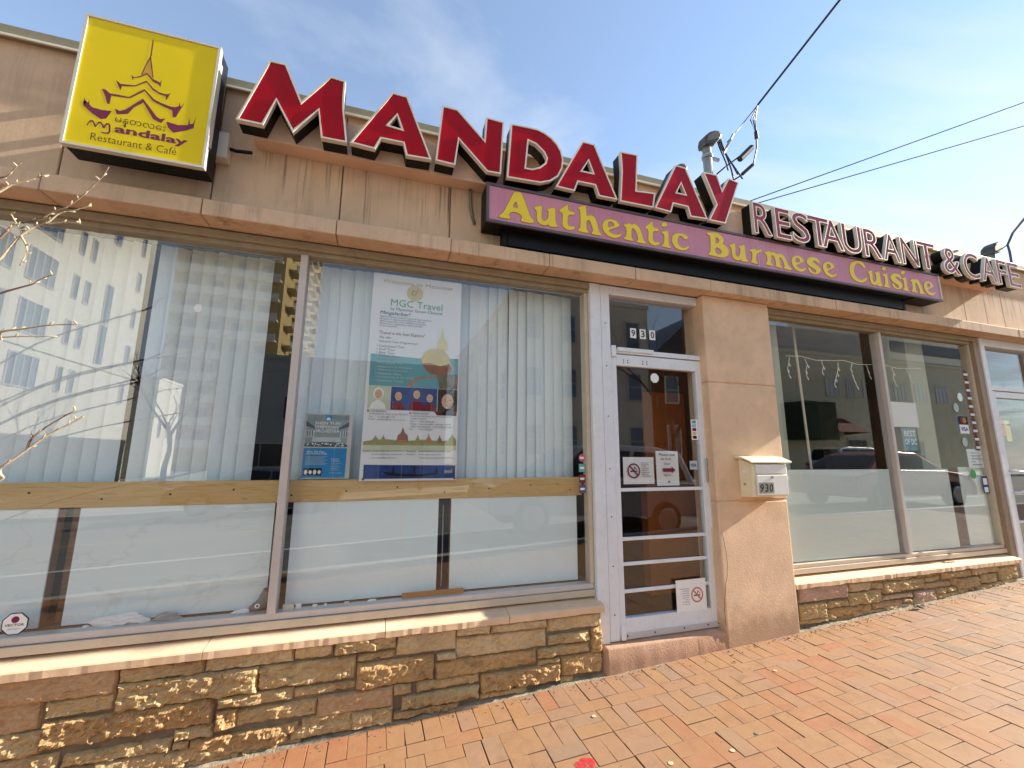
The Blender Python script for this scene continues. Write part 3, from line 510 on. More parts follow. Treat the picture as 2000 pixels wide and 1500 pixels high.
# sills
def sill(x0, x1, zt, zb, seed):
    r = random.Random(seed); b = MB(); n = max(6, int((x1-x0)/.025)); nt_ = 8
    for k in range(n+1):
        x = x0+(x1-x0)*k/n; q = noise.noise(Vector((x*14, seed, 0)))*.0035+noise.noise(Vector((x*45, seed, 3)))*.002; lo = max(0, noise.noise(Vector((x*6, seed, 9))))*.012
        b.v += [(x, 2.791+q, zb+lo), (x, 2.791+q, zt-.012), (x, 2.797+q, zt-.005+q*.4), (x, 2.81, zt-.001), (x, 2.93, zt+.016), (x, 2.93, zb), (x, 2.83, zb)]
    for k in range(n):
        for j in range(7): a = k*7+j; c = k*7+(j+1) % 7; b.f.append((a, a+7, c+7, c))
    b.f += [tuple(range(7)), tuple(range(n*7+6, n*7-1, -1))]
    return b.ob('sill_block', M_sill, shop)
for k, (a, b_) in enumerate(((-5.8, -4.4), (-4.396, -3.0), (-2.996, -1.652), (-1.648, -.822), (-.818, .103), (.107, .873), (.877, 1.568))): sill(a, b_, .524, .476, k)
for k, (a, b_) in enumerate(((3.342, 4.01), (4.014, 4.55), (4.554, 5.33), (5.334, 6.0), (6.004, 6.475))): sill(a, b_, .520, .473, 20+k)
# entrance step
b = MB(); n = 40
for k in range(n+1):
    x = 1.572+(2.606-1.572)*k/n; q = noise.noise(Vector((x*11, 2, 0)))*.004+noise.noise(Vector((x*45, 6, 0)))*.003; s_ = 0
    b.v += [(x, 2.790+q, .0), (x, 2.793+q, .13), (x, 2.799+q*.8, .222+q*.5), (x, 2.808+q*.5, .234+q*.4), (x, 2.86, .238+q*.3), (x, 3.0, .242)]
for k in range(n):
    for j in range(5): a = k*6+j; b.f.append((a, a+6, a+7, a+1))
b.f.append(tuple(range(6))); b.ob('door_step', M_step, shop, smooth=True, raw=True)

# ------------------------------------------------ left window
wl = MB().box(X0+.2, 2.868, 2.878, 1.60, 2.99, 2.9285).box(X0+.2, 2.895, 2.848, 1.60, 2.985, 2.8775).ob('window', M_headfr, shop, bevel=.003)
wl['label'] = 'wide left shop window in a beige metal frame'
box('frame_rail', M_frame, wl, X0+.2, 2.893, .552, 1.552, 2.985, .596, bevel=.003); box('frame_rail', M_frame2, wl, X0+.2, 2.905, .599, 1.548, 2.98, .636, bevel=.004)
for a in (-2.60, -.555): box('mullion', M_frame2, wl, a, 2.886, .637, a+.045, 2.98, 2.847, bevel=.004)
box('frame_stile', M_frame, wl, 1.522, 2.90, .637, 1.552, 2.98, 2.847, bevel=.003)
for a, b_ in ((-5.7, -2.60), (-2.555, -.555), (-.510, 1.522)): MB().box(a+.001, 2.928, .637, b_-.001, 2.934, 2.847).ob('pane', GLASS, wl)
# white post between window and door
box('door_post', M_alu, shop, 1.556, 2.862, .236, 1.648, 2.99, 2.927, bevel=.006)
# ------------------------------------------------ entrance door
dr = MB().box(1.652, 2.868, .243, 1.733, 2.985, 2.926).box(2.64, 2.868, .243, 2.72, 2.985, 2.926).box(1.7335, 2.870, 2.852, 2.6395, 2.985, 2.926).box(1.7335, 2.872, 2.362, 2.6395, 2.985, 2.402).ob('door', M_alu, shop, bevel=.004)
dr['label'] = 'white metal framed glass entrance door with crossbars and transom'
MB().box(1.737, 2.878, .262, 1.785, 2.928, 2.354).box(2.553, 2.878, .262, 2.636, 2.928, 2.354).box(1.7855, 2.878, 2.262, 2.5525, 2.928, 2.354).box(1.7855, 2.878, .262, 2.5525, 2.928, .382).ob('door_leaf', M_alu, dr, bevel=.004)
MB().box(1.786, 2.905, .383, 2.552, 2.911, 2.261).ob('pane', GLASS, dr); MB().box(1.734, 2.925, 2.403, 2.639, 2.931, 2.851).ob('transom_pane', GLASS, dr)
for z in (1.29, .93, .752, .562): box('crossbar', M_alu, dr, 1.7865, 2.889, z-.013, 2.5515, 2.903, z+.013, bevel=.003)
box('kick_strip', M_frame2, dr, 1.74, 2.868, .2445, 2.634, 2.877, .285, bevel=.002)
b = MB()
for x in (1.79, 2.02, 2.28, 2.50, 2.60): b.tube([(x, 2.8655, .270), (x, 2.869, .270)], .006, 8)
b.ob('screw', M_ink, dr)
b = MB()
for z in (.42, .75, 1.10, 1.45, 1.85, 2.25, 2.6): b.tube([(1.69, 2.8655, z), (1.69, 2.8695, z)], .005, 8)
for x in (1.85, 1.89, 2.03, 2.07): b.tube([(x, 2.8755, 2.31), (x, 2.879, 2.31)], .005, 8).tube([(x, 2.8755, 2.29), (x, 2.879, 2.29)], .005, 8)
b.ob('screw', M_ink, dr)
lk = box('lock_plate', mat('worn_steel', C(176, 176, 180), .35, .5, .1, 20, metal=.6), dr, 2.585, 2.862, 1.335, 2.655, 2.876, 1.53, bevel=.008)
b = MB()
for z in (1.36, 1.43, 1.50): b.tube([(2.612, 2.8585, z), (2.612, 2.864, z)], .009, 10)
b.ob('bolt', M_ink, lk)
box('edge_strip', M_alu, dr, 2.60, 2.866, .98, 2.632, 2.8765, 1.30, bevel=.003)
box('hinge', M_alu, dr, 1.735, 2.855, 2.33, 1.775, 2.8695, 2.42, bevel=.004); box('hinge', M_alu, dr, 1.735, 2.855, .245, 1.775, 2.8675, .345, bevel=.008)
box('head_strip', M_alu, dr, 1.79, 2.858, 2.378, 2.13, 2.8705, 2.41, bevel=.003)
# ------------------------------------------------ right window
wr = MB().box(3.34, 2.868, 2.878, 6.62, 2.99, 2.9285).box(3.34, 2.895, 2.846, 6.52, 2.985, 2.8775).ob('window', M_headfr, shop, bevel=.003)
wr['label'] = 'right shop window with frosted lower part in a beige metal frame'
box('frame_rail', M_frame, wr, 3.34, 2.893, .552, 6.50, 2.985, .596, bevel=.003); box('frame_rail', M_frame, wr, 3.34, 2.905, .599, 6.47, 2.98, .632, bevel=.004)
box('mullion', M_frame2, wr, 4.932, 2.886, .633, 4.972, 2.98, 2.845, bevel=.004); box('frame_stile', M_frame, wr, 6.445, 2.90, .633, 6.475, 2.98, 2.845, bevel=.003); box('frame_stile', M_frame, wr, 3.345, 2.90, .633, 3.372, 2.98, 2.845, bevel=.003)
for a, b_ in ((3.373, 4.931), (4.973, 6.444)): MB().box(a, 2.928, .633, b_, 2.934, 2.845).ob('pane', GLASS, wr)
box('jamb_post', mat('brown_jamb', C(150, 130, 110), .5, .4, .1, 6, dirt=.3), shop, 6.478, 2.862, .25, 6.575, 2.99, 2.876, bevel=.004)
# ------------------------------------------------ second door, right edge of the photo
d2 = MB().box(6.58, 2.85, .27, 6.655, 2.985, 2.926).box(7.72, 2.85, .31, 7.80, 2.985, 2.926).box(6.6555, 2.852, 2.835, 7.7195, 2.985, 2.926).box(6.6555, 2.854, 2.315, 7.7195, 2.985, 2.37).ob('door', M_alu, shop, bevel=.004)
d2['label'] = 'white metal framed glass door at the right edge with a pull handle'
MB().box(6.66, 2.868, .32, 6.735, 2.92, 2.308).box(7.63, 2.868, .32, 7.715, 2.92, 2.308).box(6.7355, 2.868, 2.235, 7.6295, 2.92, 2.308).box(6.7355, 2.868, .32, 7.6295, 2.92, .44).ob('door_leaf', M_alu, d2, bevel=.004)
MB().box(6.736, 2.895, .441, 7.629, 2.901, 2.234).ob('pane', GLASS, d2); MB().box(6.656, 2.92, 2.371, 7.719, 2.926, 2.834).ob('transom_pane', GLASS, d2)
MB().tube([(6.73, 2.868, 1.41), (6.73, 2.815, 1.41), (6.735, 2.80, 1.40), (6.89, 2.80, 1.40), (6.905, 2.80, 1.385), (6.905, 2.80, 1.20), (6.89, 2.80, 1.185), (6.735, 2.80, 1.185), (6.73, 2.815, 1.175), (6.73, 2.868, 1.175)], .013, 8).ob('pull_handle', M_alu, d2, smooth=True)
for z in (.62, .86): box('crossbar', M_alu, d2, 6.737, 2.878, z-.013, 7.628, 2.893, z+.013)
box('door_threshold', M_concrete, shop, 6.48, 2.80, .1, 7.9, 3.0, .30)
box('side_wall', M_pillar, shop, 7.805, 2.79, .0, X1-.01, 2.98, 2.927)
# ------------------------------------------------ rooms behind the glass
M_green = mat('pale_column', C(176, 184, 168), .75, .25, .06)
rm = box('room_floor', M_floor_in, shop, X0+.21, 2.99, .20, X1-.21, 9, .28)
box('room_ceiling', M_ceil_in, shop, X0+.21, 2.99, 3.04, X1-.21, 9, 3.1); box('room_wall', M_dark, shop, X0+.21, 8.6, .29, X1-.21, 8.8, 3.03)
box('partition', mat('tan_partition', C(120, 98, 72), .8, .2, .1), shop, 3.20, 3.06, .29, 3.32, 8.5, 3.03); box('partition', M_dark, shop, 1.60, 3.0, .29, 1.66, 5.2, 3.03)
box('column', M_green, shop, 3.40, 3.03, .63, 3.70, 3.35, 3.03)
box('window_ledge', mat('ledge_wood', C(104, 92, 80), .7, .3, .25, 18, .2, 120, dirt=.4), shop, X0+.21, 2.982, .60, 1.55, 3.14, .632)
box('window_ledge', MATS['ledge_wood'], shop, 3.36, 2.988, .60, 6.50, 3.25, .629)
# ---------------------------------------------------------------- signs
def channel(parent, outer, holes, yb=2.681, yf=2.56, trim=.0105, face=None, name='letter'):
    ins = inset(outer, .004); hi = [inset(h, -.004) for h in holes]
    body = MB()
    for c in [ins]+hi: body.walls(c, yf+.030, yb)
    o = body.flat(ins, yb, hi).ob(name, M_black, parent)
    tr = MB(); fo = inset(outer, trim); fh = [inset(h, -trim) for h in holes]
    for a, b_ in [(outer, fo)]+list(zip(holes, fh)): tr.ring(a, b_, yf).walls(a, yf, yf+.032).walls(b_, yf, yf+.008).ring(a, inset(a, .006) if a is outer else inset(a, -.006), yf+.032)
    tr.ob('trim', M_white_trim, o)
    MB().flat(fo, yf+.006, fh).ob('face', face, o)
    return o
s1 = thing('channel_letter_sign', 'row of big bright red letters with white edges across the shop front', 'sign', loc=(0, 0, 0))
for ch, o_, h_ in LET: channel(s1, o_, h_, face=M_red)
s2 = thing('channel_letter_sign', 'row of small maroon letters reading RESTAURANT & CAFE right of the big red letters', 'sign')
RS = [('R', 3.000, 3.205), ('E', 3.250, 3.430), ('S', 3.447, 3.655), ('T', 3.640, 3.905), ('A', 3.800, 4.085), ('U', 4.075, 4.335), ('R', 4.365, 4.610), ('A', 4.620, 4.870), ('N', 4.895, 5.150), ('T', 5.135, 5.430), ('&', 5.545, 5.825), ('C', 5.885, 6.150), ('A', 6.185, 6.455), ('F', 6.475, 6.66), ('E', 6.675, 6.90)]
for ch, xa, xb in RS:
    cu = bpy.data.curves.new('t', 'FONT'); cu.body = ch; cu.resolution_u = 4; cu.offset = .012; cu.fill_mode = 'NONE' if False else 'BOTH'
    o = bpy.data.objects.new('t', cu); col.objects.link(o); bpy.context.view_layer.update()
    me = bpy.data.meshes.new_from_object(o.evaluated_get(bpy.context.evaluated_depsgraph_get())); bpy.data.objects.remove(o)
    bm = bmesh.new(); bm.from_mesh(me); bmesh.ops.remove_doubles(bm, verts=bm.verts, dist=1e-4)
    ed = {e.index for e in bm.edges if len(e.link_faces) == 1}; loops = []
    adj = {}
    for e in bm.edges:
        if len(e.link_faces) == 1:
            for p, q in ((e.verts[0], e.verts[1]), (e.verts[1], e.verts[0])): adj.setdefault(p, []).append(q)
    left = set(adj)
    while left:
        s = next(iter(left)); lp = [s]; left.discard(s); cur = s
        while True:
            nx = [q for q in adj[cur] if q in left]
            if not nx: break
            cur = nx[0]; left.discard(cur); lp.append(cur)
        loops.append([(q.co.x, q.co.y) for q in lp])
    bm.free()
    xs = [p[0] for l in loops for p in l]; ys = [p[1] for l in loops for p in l]
    kx = (xb-xa)/(max(xs)-min(xs)); kz = .295/(max(ys)-min(ys))
    loops = [[(xa+(p-min(xs))*kx, 3.455+(q-min(ys))*kz) for p, q in l] for l in loops]
    def thin(l):
        out = []
        for k, p in enumerate(l):
            if not out or math.hypot(p[0]-out[-1][0], p[1]-out[-1][1]) > .006: out.append(p)
        return out
    loops = [thin(l) for l in loops]; loops.sort(key=lambda l: -abs(area(l)))
    channel(s2, loops[0], loops[1:], trim=.0065, face=M_maroon_face)
# pink box sign with yellow lettering
s3 = thing('box_sign', 'long pink box sign with yellow serif lettering reading Authentic Burmese Cuisine', 'sign')
cab = MB().box(.632, 2.632, 3.156, 5.535, 2.792, 3.452).ob('cabinet', M_black, s3, bevel=.003)
for z0, z1 in ((3.153, 3.174), (3.434, 3.455)): box('retainer', mat('retainer_metal', C(92, 84, 86), .4, .5, .15, 8, metal=.3), s3, .630, 2.612, z0, 5.537, 2.631, z1, bevel=.002)
box('retainer', MATS['retainer_metal'], s3, .630, 2.612, 3.1745, .648, 2.631, 3.4335); box('retainer', M_white_trim, s3, 5.519, 2.612, 3.1745, 5.537, 2.631, 3.4335)
for a, b_ in ((.6485, 3.0795), (3.0835, 5.5185)): box('face_panel', M_pink, s3, a, 2.6195, 3.1745, b_, 2.630, 3.4335)
box('seam_strip', M_white_trim, s3, 3.0797, 2.6165, 3.1745, 3.0833, 2.6194, 3.4335)
for ch, x, z in GPOS:
    o_, h_ = GLY[ch]; mv = lambda c, d=0: [(x+p, 3.197+q+d) for p, q in c]
    dz = 3.197-z
    L_ = MB(); E_ = MB()
    for c in o_:
        cc = chaikin(mv(c)); hh = [chaikin(mv(h)) for h in h_] if c is o_[0] else []
        L_.prism(inset(cc, .001), 2.6155, 2.6188, [inset(h, -.001) for h in hh], back=False)
        E_.prism(inset(cc, -.003), 2.6178, 2.6192, [inset(h, .003) for h in hh], back=False)
    q = L_.ob('letter', M_yellow_letter, s3); E_.ob('letter_edge', M_yellow_edge, q)
box('ballast_box', M_black, s3, .815, 2.70, 3.045, 5.05, 2.795, 3.1555)
for x in (.78, 5.06):
    MB().box(x, 2.70, 3.04, x+.03, 2.79, 3.155).box(x+.05, 2.64, 3.146, x+.065, 2.70, 3.1555).ob('bracket', M_black, s3)
# yellow logo box
s4 = thing('logo_sign', 'yellow square box sign with a maroon pagoda emblem at the left', 'sign')
b4 = MB().box(-1.672, 2.60, 3.146, -1.034, 2.715, 3.943).ob('cabinet', M_black, s4, bevel=.003)
fr = MB().prism(rect(-1.676, 3.142, -1.030, 3.947), 2.568, 2.5995, [rect(-1.662, 3.156, -1.044, 3.935)], back=True)
fr.ob('frame', M_white_trim, s4)
MB().box(-1.661, 2.574, 3.157, -1.045, 2.590, 3.934).ob('face_panel', M_yellow, s4)
MB().box(-1.031, 2.5995, 3.30, -1.0285, 2.62, 3.86).ob('torn_edge', M_white_trim, s4)
em = MB()
for c in YELA: em.flat(c, 2.5733)
em = em.ob('emblem', M_maroon, s4)
MB().flat(YSPF, 2.5736).ob('emblem_fill', mat('ochre_ink', C(206, 160, 44), .5, .3, 0), em); q = MB()
for c in YSP: q.flat(c, 2.5730)
q.ob('emblem_spire', M_maroon, em)
text('lettering', 'andalay', -1.462, 3.248, 2.5733, M_maroon, s4, w=.335, h=.062, bold=.03)
mm = MB(); P_ = lambda l: l
for dx in (0, .036):
    mm.flat([(-1.583+dx, 3.270), (-1.572+dx, 3.305), (-1.560+dx, 3.309), (-1.546+dx, 3.290), (-1.540+dx, 3.272), (-1.549+dx, 3.274), (-1.556+dx, 3.292), (-1.564+dx, 3.299), (-1.572+dx, 3.290), (-1.577+dx, 3.272)], 2.5733-.0001*dx)
mm.flat([(-1.512, 3.276), (-1.502, 3.306), (-1.490, 3.309), (-1.482, 3.300), (-1.476, 3.258), (-1.484, 3.243), (-1.510, 3.243), (-1.520, 3.250), (-1.510, 3.250), (-1.490, 3.250), (-1.485, 3.260), (-1.490, 3.298), (-1.498, 3.297), (-1.504, 3.276)], 2.5733)
mm.ob('lettering', M_maroon, s4)
text('lettering', 'Restaurant & Café', -1.556, 3.192, 2.5733, mat('brown_ink', C(96, 66, 36), .5, .3, 0), s4, w=.385, h=.044, bold=-.004)
text('lettering', '\u1019\u1014\u1039\u1010\u101c\u1031\u1038', -1.468, 3.300, 2.5733, MATS['brown_ink'], s4, w=.23, h=.055)
bx_ = MB().box(-1.16, 2.716, 3.33, -.985, 2.797, 3.50).ob('transformer_box', M_white_trim, s4, bevel=.004)
MB().tube([(-.984, 2.76, 3.42), (-.95, 2.76, 3.415), (-.86, 2.74, 3.41)], .011, 8).ob('conduit', M_black, s4)
for x in (-1.60, -1.2): box('standoff', M_black, s4, x, 2.716, 3.6, x+.04, 2.799, 3.64)
# conduit stub under the raceway
c1 = MB().tube([(.545, 2.775, 3.479), (.545, 2.770, 3.44), (.548, 2.775, 3.36), (.565, 2.785, 3.27), (.585, 2.792, 3.22)], .012, 8).ob('conduit_stub', mat('grey_conduit', C(120, 112, 100), .5, .4, .1), None, smooth=True)
tag(c1, 'short bent grey conduit hanging under the raceway left of the pink sign', 'conduit')
# ---------------------------------------------------------------- service masts and wires
M_galv = mat('galvanised', C(150, 152, 152), .45, .5, .15, 12, metal=.4); M_wire = mat('wire_black', C(34, 36, 42), .5, .4, 0)
def sag(a, b_, n=14, s=.0): return [Vector(a).lerp(Vector(b_), k/n)-Vector((0, 0, s*4*(k/n)*(1-k/n))) for k in range(n+1)]
def weatherhead(x, y, zt, r, label, lean=0):
    t_ = thing('service_mast', label, 'mast', loc=(x, y, 3.8))
    def P(dx, dy, dz): return (dx, dy, dz-3.8)
    MB().tube([(0, 0, -.1), (0, 0, zt-3.8)], r, 14).ob('pipe', M_galv, t_, smooth=True)
    b = MB(); prof = [(-r*1.25, -.05), (-r*1.4, .0), (-r*1.0, .06), (r*.4, .115), (r*2.0, .150), (r*3.2, .155), (r*3.9, .125), (r*3.7, .09), (r*1.25, -.03)]
    for yy, k in ((-r*1.5, .8), (-r*1.15, 1), (r*1.15, 1), (r*1.5, .8)): b.v += [(p*k, yy, zt-3.8+q*k) for p, q in prof]
    n = len(prof)
    for j in range(3):
        for k in range(n): b.f.append((j*n+k, j*n+(k+1) % n, (j+1)*n+(k+1) % n, (j+1)*n+k))
    b.f += [tuple(range(n)), tuple(range(3*n, 4*n))]
    b.ob('hood', mat('hood_metal', C(66, 62, 58), .5, .4, .15, 12), t_, bevel=.006)
    MB().tube([(0, 0, zt-3.8-.16), (0, 0, zt-3.8-.13)], r*1.25, 14).box(r, -.012, zt-3.8-.16, r*3.4, .012, zt-3.8-.13).ob('clamp', M_galv, t_)
    return t_
mast = weatherhead(3.035, 3.05, 4.70, .043, 'tall galvanised service mast with curved hood above the letter Y')
hd = (3.035+.15, 3.04, 4.80)
for k, (dx, e_) in enumerate(((.0, (3.42, 3.0, 4.36)), (.02, (3.36, 3.0, 4.40)), (.035, (3.30, 3.0, 4.33)), (-.02, (3.24, 3.0, 4.42)))):
    a_ = Vector((hd[0]+dx-3.035, -.01, hd[2]-3.8)); e2 = Vector((e_[0]-3.035, -.05, e_[2]-3.8))
    pts = [a_, a_+Vector((.03, 0, -.10)), a_*.4+e2*.6+Vector((.03, 0, -.06)), e2]
    MB().tube(pts, .008, 6).ob('drop_loop', M_wire, mast)
m2 = weatherhead(2.86, 3.35, 4.50, .040, 'second short service hood half hidden behind the letter Y')
tip = Vector((3.67, 2.95, 5.26))
drop = thing('service_drop', 'black service wires dropping from the upper right to the mast hood', 'wire')
e1 = Vector((3.900, 2.200, 5.782)); d1 = e1-tip; MB().tube([tip, e1, tip+d1*4, tip+d1*16+Vector((0, 0, -1))], .011, 6).ob('cable', M_wire, drop)
jn = Vector((3.583, 2.930, 4.868))
for q_ in (Vector((3.536, 2.940, 5.028)), Vector((3.572, 2.940, 5.038)), Vector((3.600, 2.940, 5.045))): MB().tube([tip, q_, jn], .006, 6).ob('cable', M_wire, drop)
MB().tube([tip, Vector((3.365, 2.960, 4.877)), Vector((3.236, 2.980, 4.723))], .005, 6).ob('guy_wire', M_wire, drop)
MB().tube([Vector((3.317, 2.970, 4.830)), Vector((3.177, 2.980, 4.579))], .013, 8).ob('wedge_clamp', M_galv, drop)
MB().tube([jn, Vector((3.569, 2.930, 4.697)), Vector((3.508, 2.930, 4.516)), Vector((3.356, 2.960, 4.357)), Vector((3.283, 2.990, 4.310))], .008, 6).ob('cable', M_wire, drop)
MB().tube([Vector((3.530, 2.930, 4.711)), Vector((3.355, 2.950, 4.571)), Vector((3.164, 2.970, 4.412)), Vector((3.090, 3.000, 4.342))], .008, 6).ob('cable', M_wire, drop)
MB().tube([Vector((3.495, 2.925, 4.686)), Vector((3.345, 2.945, 4.530))], .030, 8).ob('splice', M_wire, drop); MB().tube([Vector((3.479, 2.920, 4.479)), Vector((3.366, 2.950, 4.370))], .018, 8).ob('splice', M_wire, drop)
MB().tube([jn+Vector((0, 0, .03)), jn, jn-Vector((0, 0, .05))], .02, 7).ob('splice', M_wire, drop)
for a_, b_, nm in ((Vector((5.017, 4.200, 5.224)), Vector((10.419, 3.400, 7.677)), 'upper thin utility wire crossing the sky behind the letters'), (Vector((5.480, 4.400, 5.420)), Vector((10.849, 3.600, 7.494)), 'lower thin utility wire crossing the sky behind the letters')):
    q = MB().tube([a_-(b_-a_)*.15, a_, b_, b_+(b_-a_)*3], .008, 5).ob('utility_wire', M_wire); tag(q, nm, 'wire')
p_ = Vector((8.013, 3.200, 4.409))
m3 = weatherhead(p_.x, 3.2, p_.z-.02, .05, 'service mast with small hood above the word CAFE')
w3 = thing('service_drop', 'purple-grey cable reaching the mast above CAFE from the right edge', 'wire')
MB().tube([Vector((8.180, 3.100, 3.568)), Vector((8.233, 3.100, 4.380)), Vector((8.219, 3.100, 4.485)), Vector((8.136, 3.000, 4.595)), Vector((7.923, 2.800, 4.646)), Vector((7.343, 2.400, 4.623))], .014, 6).ob('cable', mat('cable_purple', C(84, 78, 104), .5, .4, 0), w3)
MB().tube([Vector((8.219, 3.100, 4.485)), Vector((8.066, 3.150, 4.378)), Vector((8.043, 3.200, 4.314))], .007, 6).ob('cable', M_wire, w3)
# ---------------------------------------------------------------- inside the left window
def slat_mesh(w_, h_):
    b = MB(); n = 6
    for q in range(2):
        for k in range(n+1):
            s = k/n-.5; b.v.append((s*w_, .010*(4*s*s-1)*-1 if False else .0045*(4*s*s), q*h_))
    for k in range(n): b.f.append((k, k+1, n+2+k, n+1+k))
    m = bpy.data.meshes.new('slat'); m.from_pydata(b.v, [], b.f); m.materials.append(M_blind)
    for p in m.polygons: p.use_smooth = True
    return m
SL = slat_mesh(.089, 1.50)
def blind(x0, x1, label, ang, pitch=.0775, y=3.10, seed=1):
    r = random.Random(seed); t_ = thing('vertical_blind', label, 'blind', 'vertical blinds in the left window', loc=(x0, y, 1.375))
    MB().box(-.03, -.02, 1.505, x1-x0+.03, .03, 1.545).ob('head_rail', M_rail_dark, t_)
    n = max(1, round((x1-x0)/pitch))
    for k in range(n):
        o = bpy.data.objects.new('slat', SL); col.objects.link(o); o.parent = t_
        o.location = (.0445+k*((x1-x0)-.089)/max(1, n-1), r.uniform(-.003, .003), 0); o.rotation_euler = (R(r.uniform(-.25, .25)), R(r.uniform(-.35, .35)), R(ang+r.uniform(-4, 4)))
        q = bpy.data.objects.new('slat_hook', HK); col.objects.link(q); q.parent = o; q.location = (0, .004, 1.5)
HK = MB().box(-.006, -.002, -.004, .006, .003, .012).mesh('slat_hook'); HK.materials.append(M_rail_dark)
blind(-5.4, -2.62, 'white vertical blind at the far left end of the window', 12, seed=1)
blind(-2.55, -1.465, 'white vertical blind left of the first dark gap', 12, seed=2)
blind(-1.405, -.760, 'white vertical blind between the two dark gaps', 14, seed=3)
blind(-.545, 1.50, 'white vertical blind behind the tall travel banner', 10, seed=4)
rl = MB().box(-5.6, 3.005, 1.247, 1.518, 3.043, 1.383).ob('wood_rail', M_wood, None, bevel=.002); tag(rl, 'yellow pine board running along the left window under the blinds', 'board')
b = MB()
for k in range(22): b.tube([(-5.3+k*.32, 3.0035, 1.29+.02*((k*7) % 3)), (-5.3+k*.32, 3.006, 1.29+.02*((k*7) % 3))], .006, 8)
b.ob('nail_head', M_ink, rl)
names = ['white board leftmost in the window, cut by the left picture edge', 'white board with brown water stains left of the mullion', 'white board with a white scratch right of the mullion', 'white board nearest the entrance door']
t = NT('stained_board'); t.set(.55, .3)
wv = t.noise(1, 5, .6, t.pos((1.3, 1, 3.2)), .5); m_ = t.ramp(wv, [(.50, (0, 0, 0)), (.512, (.16,)*3), (.53, (0, 0, 0))])
t.base(t.mix(m_, t.ramp(t.noise(2, 4, .5), [(.3, C(222, 242, 246)), (.7, C(228, 246, 250))]), C(186, 166, 140))); M_stained = t.m
for k, (a, c) in enumerate(((-2.58, -1.646), (-1.548, -.588), (-.484, .424), (.512, 1.474))):
    t_ = MB().box(a, 3.012, .640, c, 3.020, 1.246).ob('white_panel', M_stained if k < 2 else M_board, None); tag(t_, names[k], 'board', 'white boards below the pine rail')
    for x in (a-.001, c-.021): box('stud', M_stud, t_, x if x < (a+c)/2 else x, 3.0205, .634, x+.022, 3.075, 1.246)
for x, l_ in ((-1.60, 'brown upright post in the gap beside the leftmost board'), (1.495, 'brown upright post in the gap beside the door')):
    q = box('post', M_stud, None, x-.018, 3.09, .633, x+.018, 3.15, 1.246); tag(q, l_, 'post')
q = MB().tube([(.465, 3.06, .66), (.467, 3.06, .9), (.463, 3.06, 1.2)], .003, 5).ob('cable', M_frame2); tag(q, 'thin cable in the dark gap between the two right boards', 'cable')
b = MB(); zz = 1.22; pr_ = []
for k in range(26): pr_.append((.175+.012*noise.noise(Vector((k*.3, 0, 1)))+k*.0006, zz-k*.012))
for (a0, b0), (a1, b1) in zip(pr_, pr_[1:]): b.poly([(a0-.004, 3.0112, b0), (a0+.004, 3.0112, b0), (a1+.004, 3.0112, b1), (a1-.004, 3.0112, b1)])
b.ob('scratch', M_paper, bpy.data.objects['white_panel.002'])
# things left on the window ledge
def crumple(name, label, cat, m, x, y, z, sx, sy, sz, seed, n=3):
    bm = bmesh.new(); bmesh.ops.create_icosphere(bm, subdivisions=n, radius=1)
    for v_ in bm.verts:
        d = 1+.5*noise.noise(v_.co*2.2+Vector((seed, 0, 0)))+.25*noise.noise(v_.co*6+Vector((seed, 3, 0)))
        v_.co = Vector((v_.co.x*sx*d, v_.co.y*sy*d, max(-.35, v_.co.z)*sz*d))
    lo = min(v_.co.z for v_ in bm.verts)
    me = bpy.data.meshes.new(name); bm.to_mesh(me); bm.free()
    for v_ in me.vertices: v_.co.z -= lo
    o = mk(name, me, m); o.location = (x, y, z); return tag(o, label, cat)
crumple('crumpled_bag', 'crumpled white plastic bag on the ledge in the left window', 'litter', M_paper, -1.27, 2.965, .633, .12, .022, .035, 1)
crumple('crumpled_wrapper', 'small crumpled foil wrapper right of the white bag on the ledge', 'litter', mat('foil', C(150, 158, 160), .3, .5, .2, 60), -1.06, 2.965, .633, .06, .018, .026, 5)
crumple('pebble', 'small white pebble left of the crumpled bag on the ledge', 'litter', M_paper, -1.42, 2.968, .633, .014, .012, .010, 9, 2)
crumple('paper_scrap', 'white paper scrap beside the grey tube near the mullion', 'litter', M_paper, -.70, 2.968, .633, .05, .016, .016, 12, 2)
q = MB().tube([(-.66, 2.975, .648), (-.60, 2.975, .675), (-.565, 2.972, .745)], [.016, .034, .036], 10).ob('grey_tube', mat('grey_plastic', C(96, 108, 116), .4, .45, .1, 10)); tag(q, 'grey plastic tube leaning in the corner left of the mullion', 'litter')
MB().prism(ell(-.615, .675, .013, .013, 16), 2.9335, 2.9345, [ell(-.615, .675, .008, .008, 16)]).ob('ring_mark', M_paper, q)
q = MB().box(.20, 2.95, .633, .60, 2.962, .668).ob('cardboard_strip', M_card); q.rotation_euler = (0, R(0), 0); tag(q, 'brown cardboard strip lying on the ledge below the right boards', 'litter')
for k, (x, w_, l_, mm_) in enumerate(((-.40, .03, 'small white box on the ledge right of the mullion', M_paper), (-.31, .028, 'round white cap on the ledge', M_paper), (-.25, .018, 'tiny pale cap on the ledge', M_board), (-.13, .028, 'torn beige ticket on the ledge', M_trimline), (.02, .05, 'torn white paper shreds on the ledge', M_paper), (-.455, .06, 'flat beige stick beside the mullion on the ledge', M_trimline))):
    if k in (1, 2): q = MB().tube([(x, 2.962, .634), (x, 2.962, .634+.012)], w_/2, 14).ob('bottle_cap', mm_)
    elif k == 4: q = crumple('paper_shred', l_, 'litter', mm_, x, 2.965, .633, .03, .014, .010, 33, 2)
    else: q = MB().box(x-w_/2, 2.955, .6335, x+w_/2, 2.972, .645 if k == 3 else .66).ob(('small_box', '', '', 'ticket', '', 'stick')[k], mm_, bevel=.002)
    tag(q, l_, 'litter')
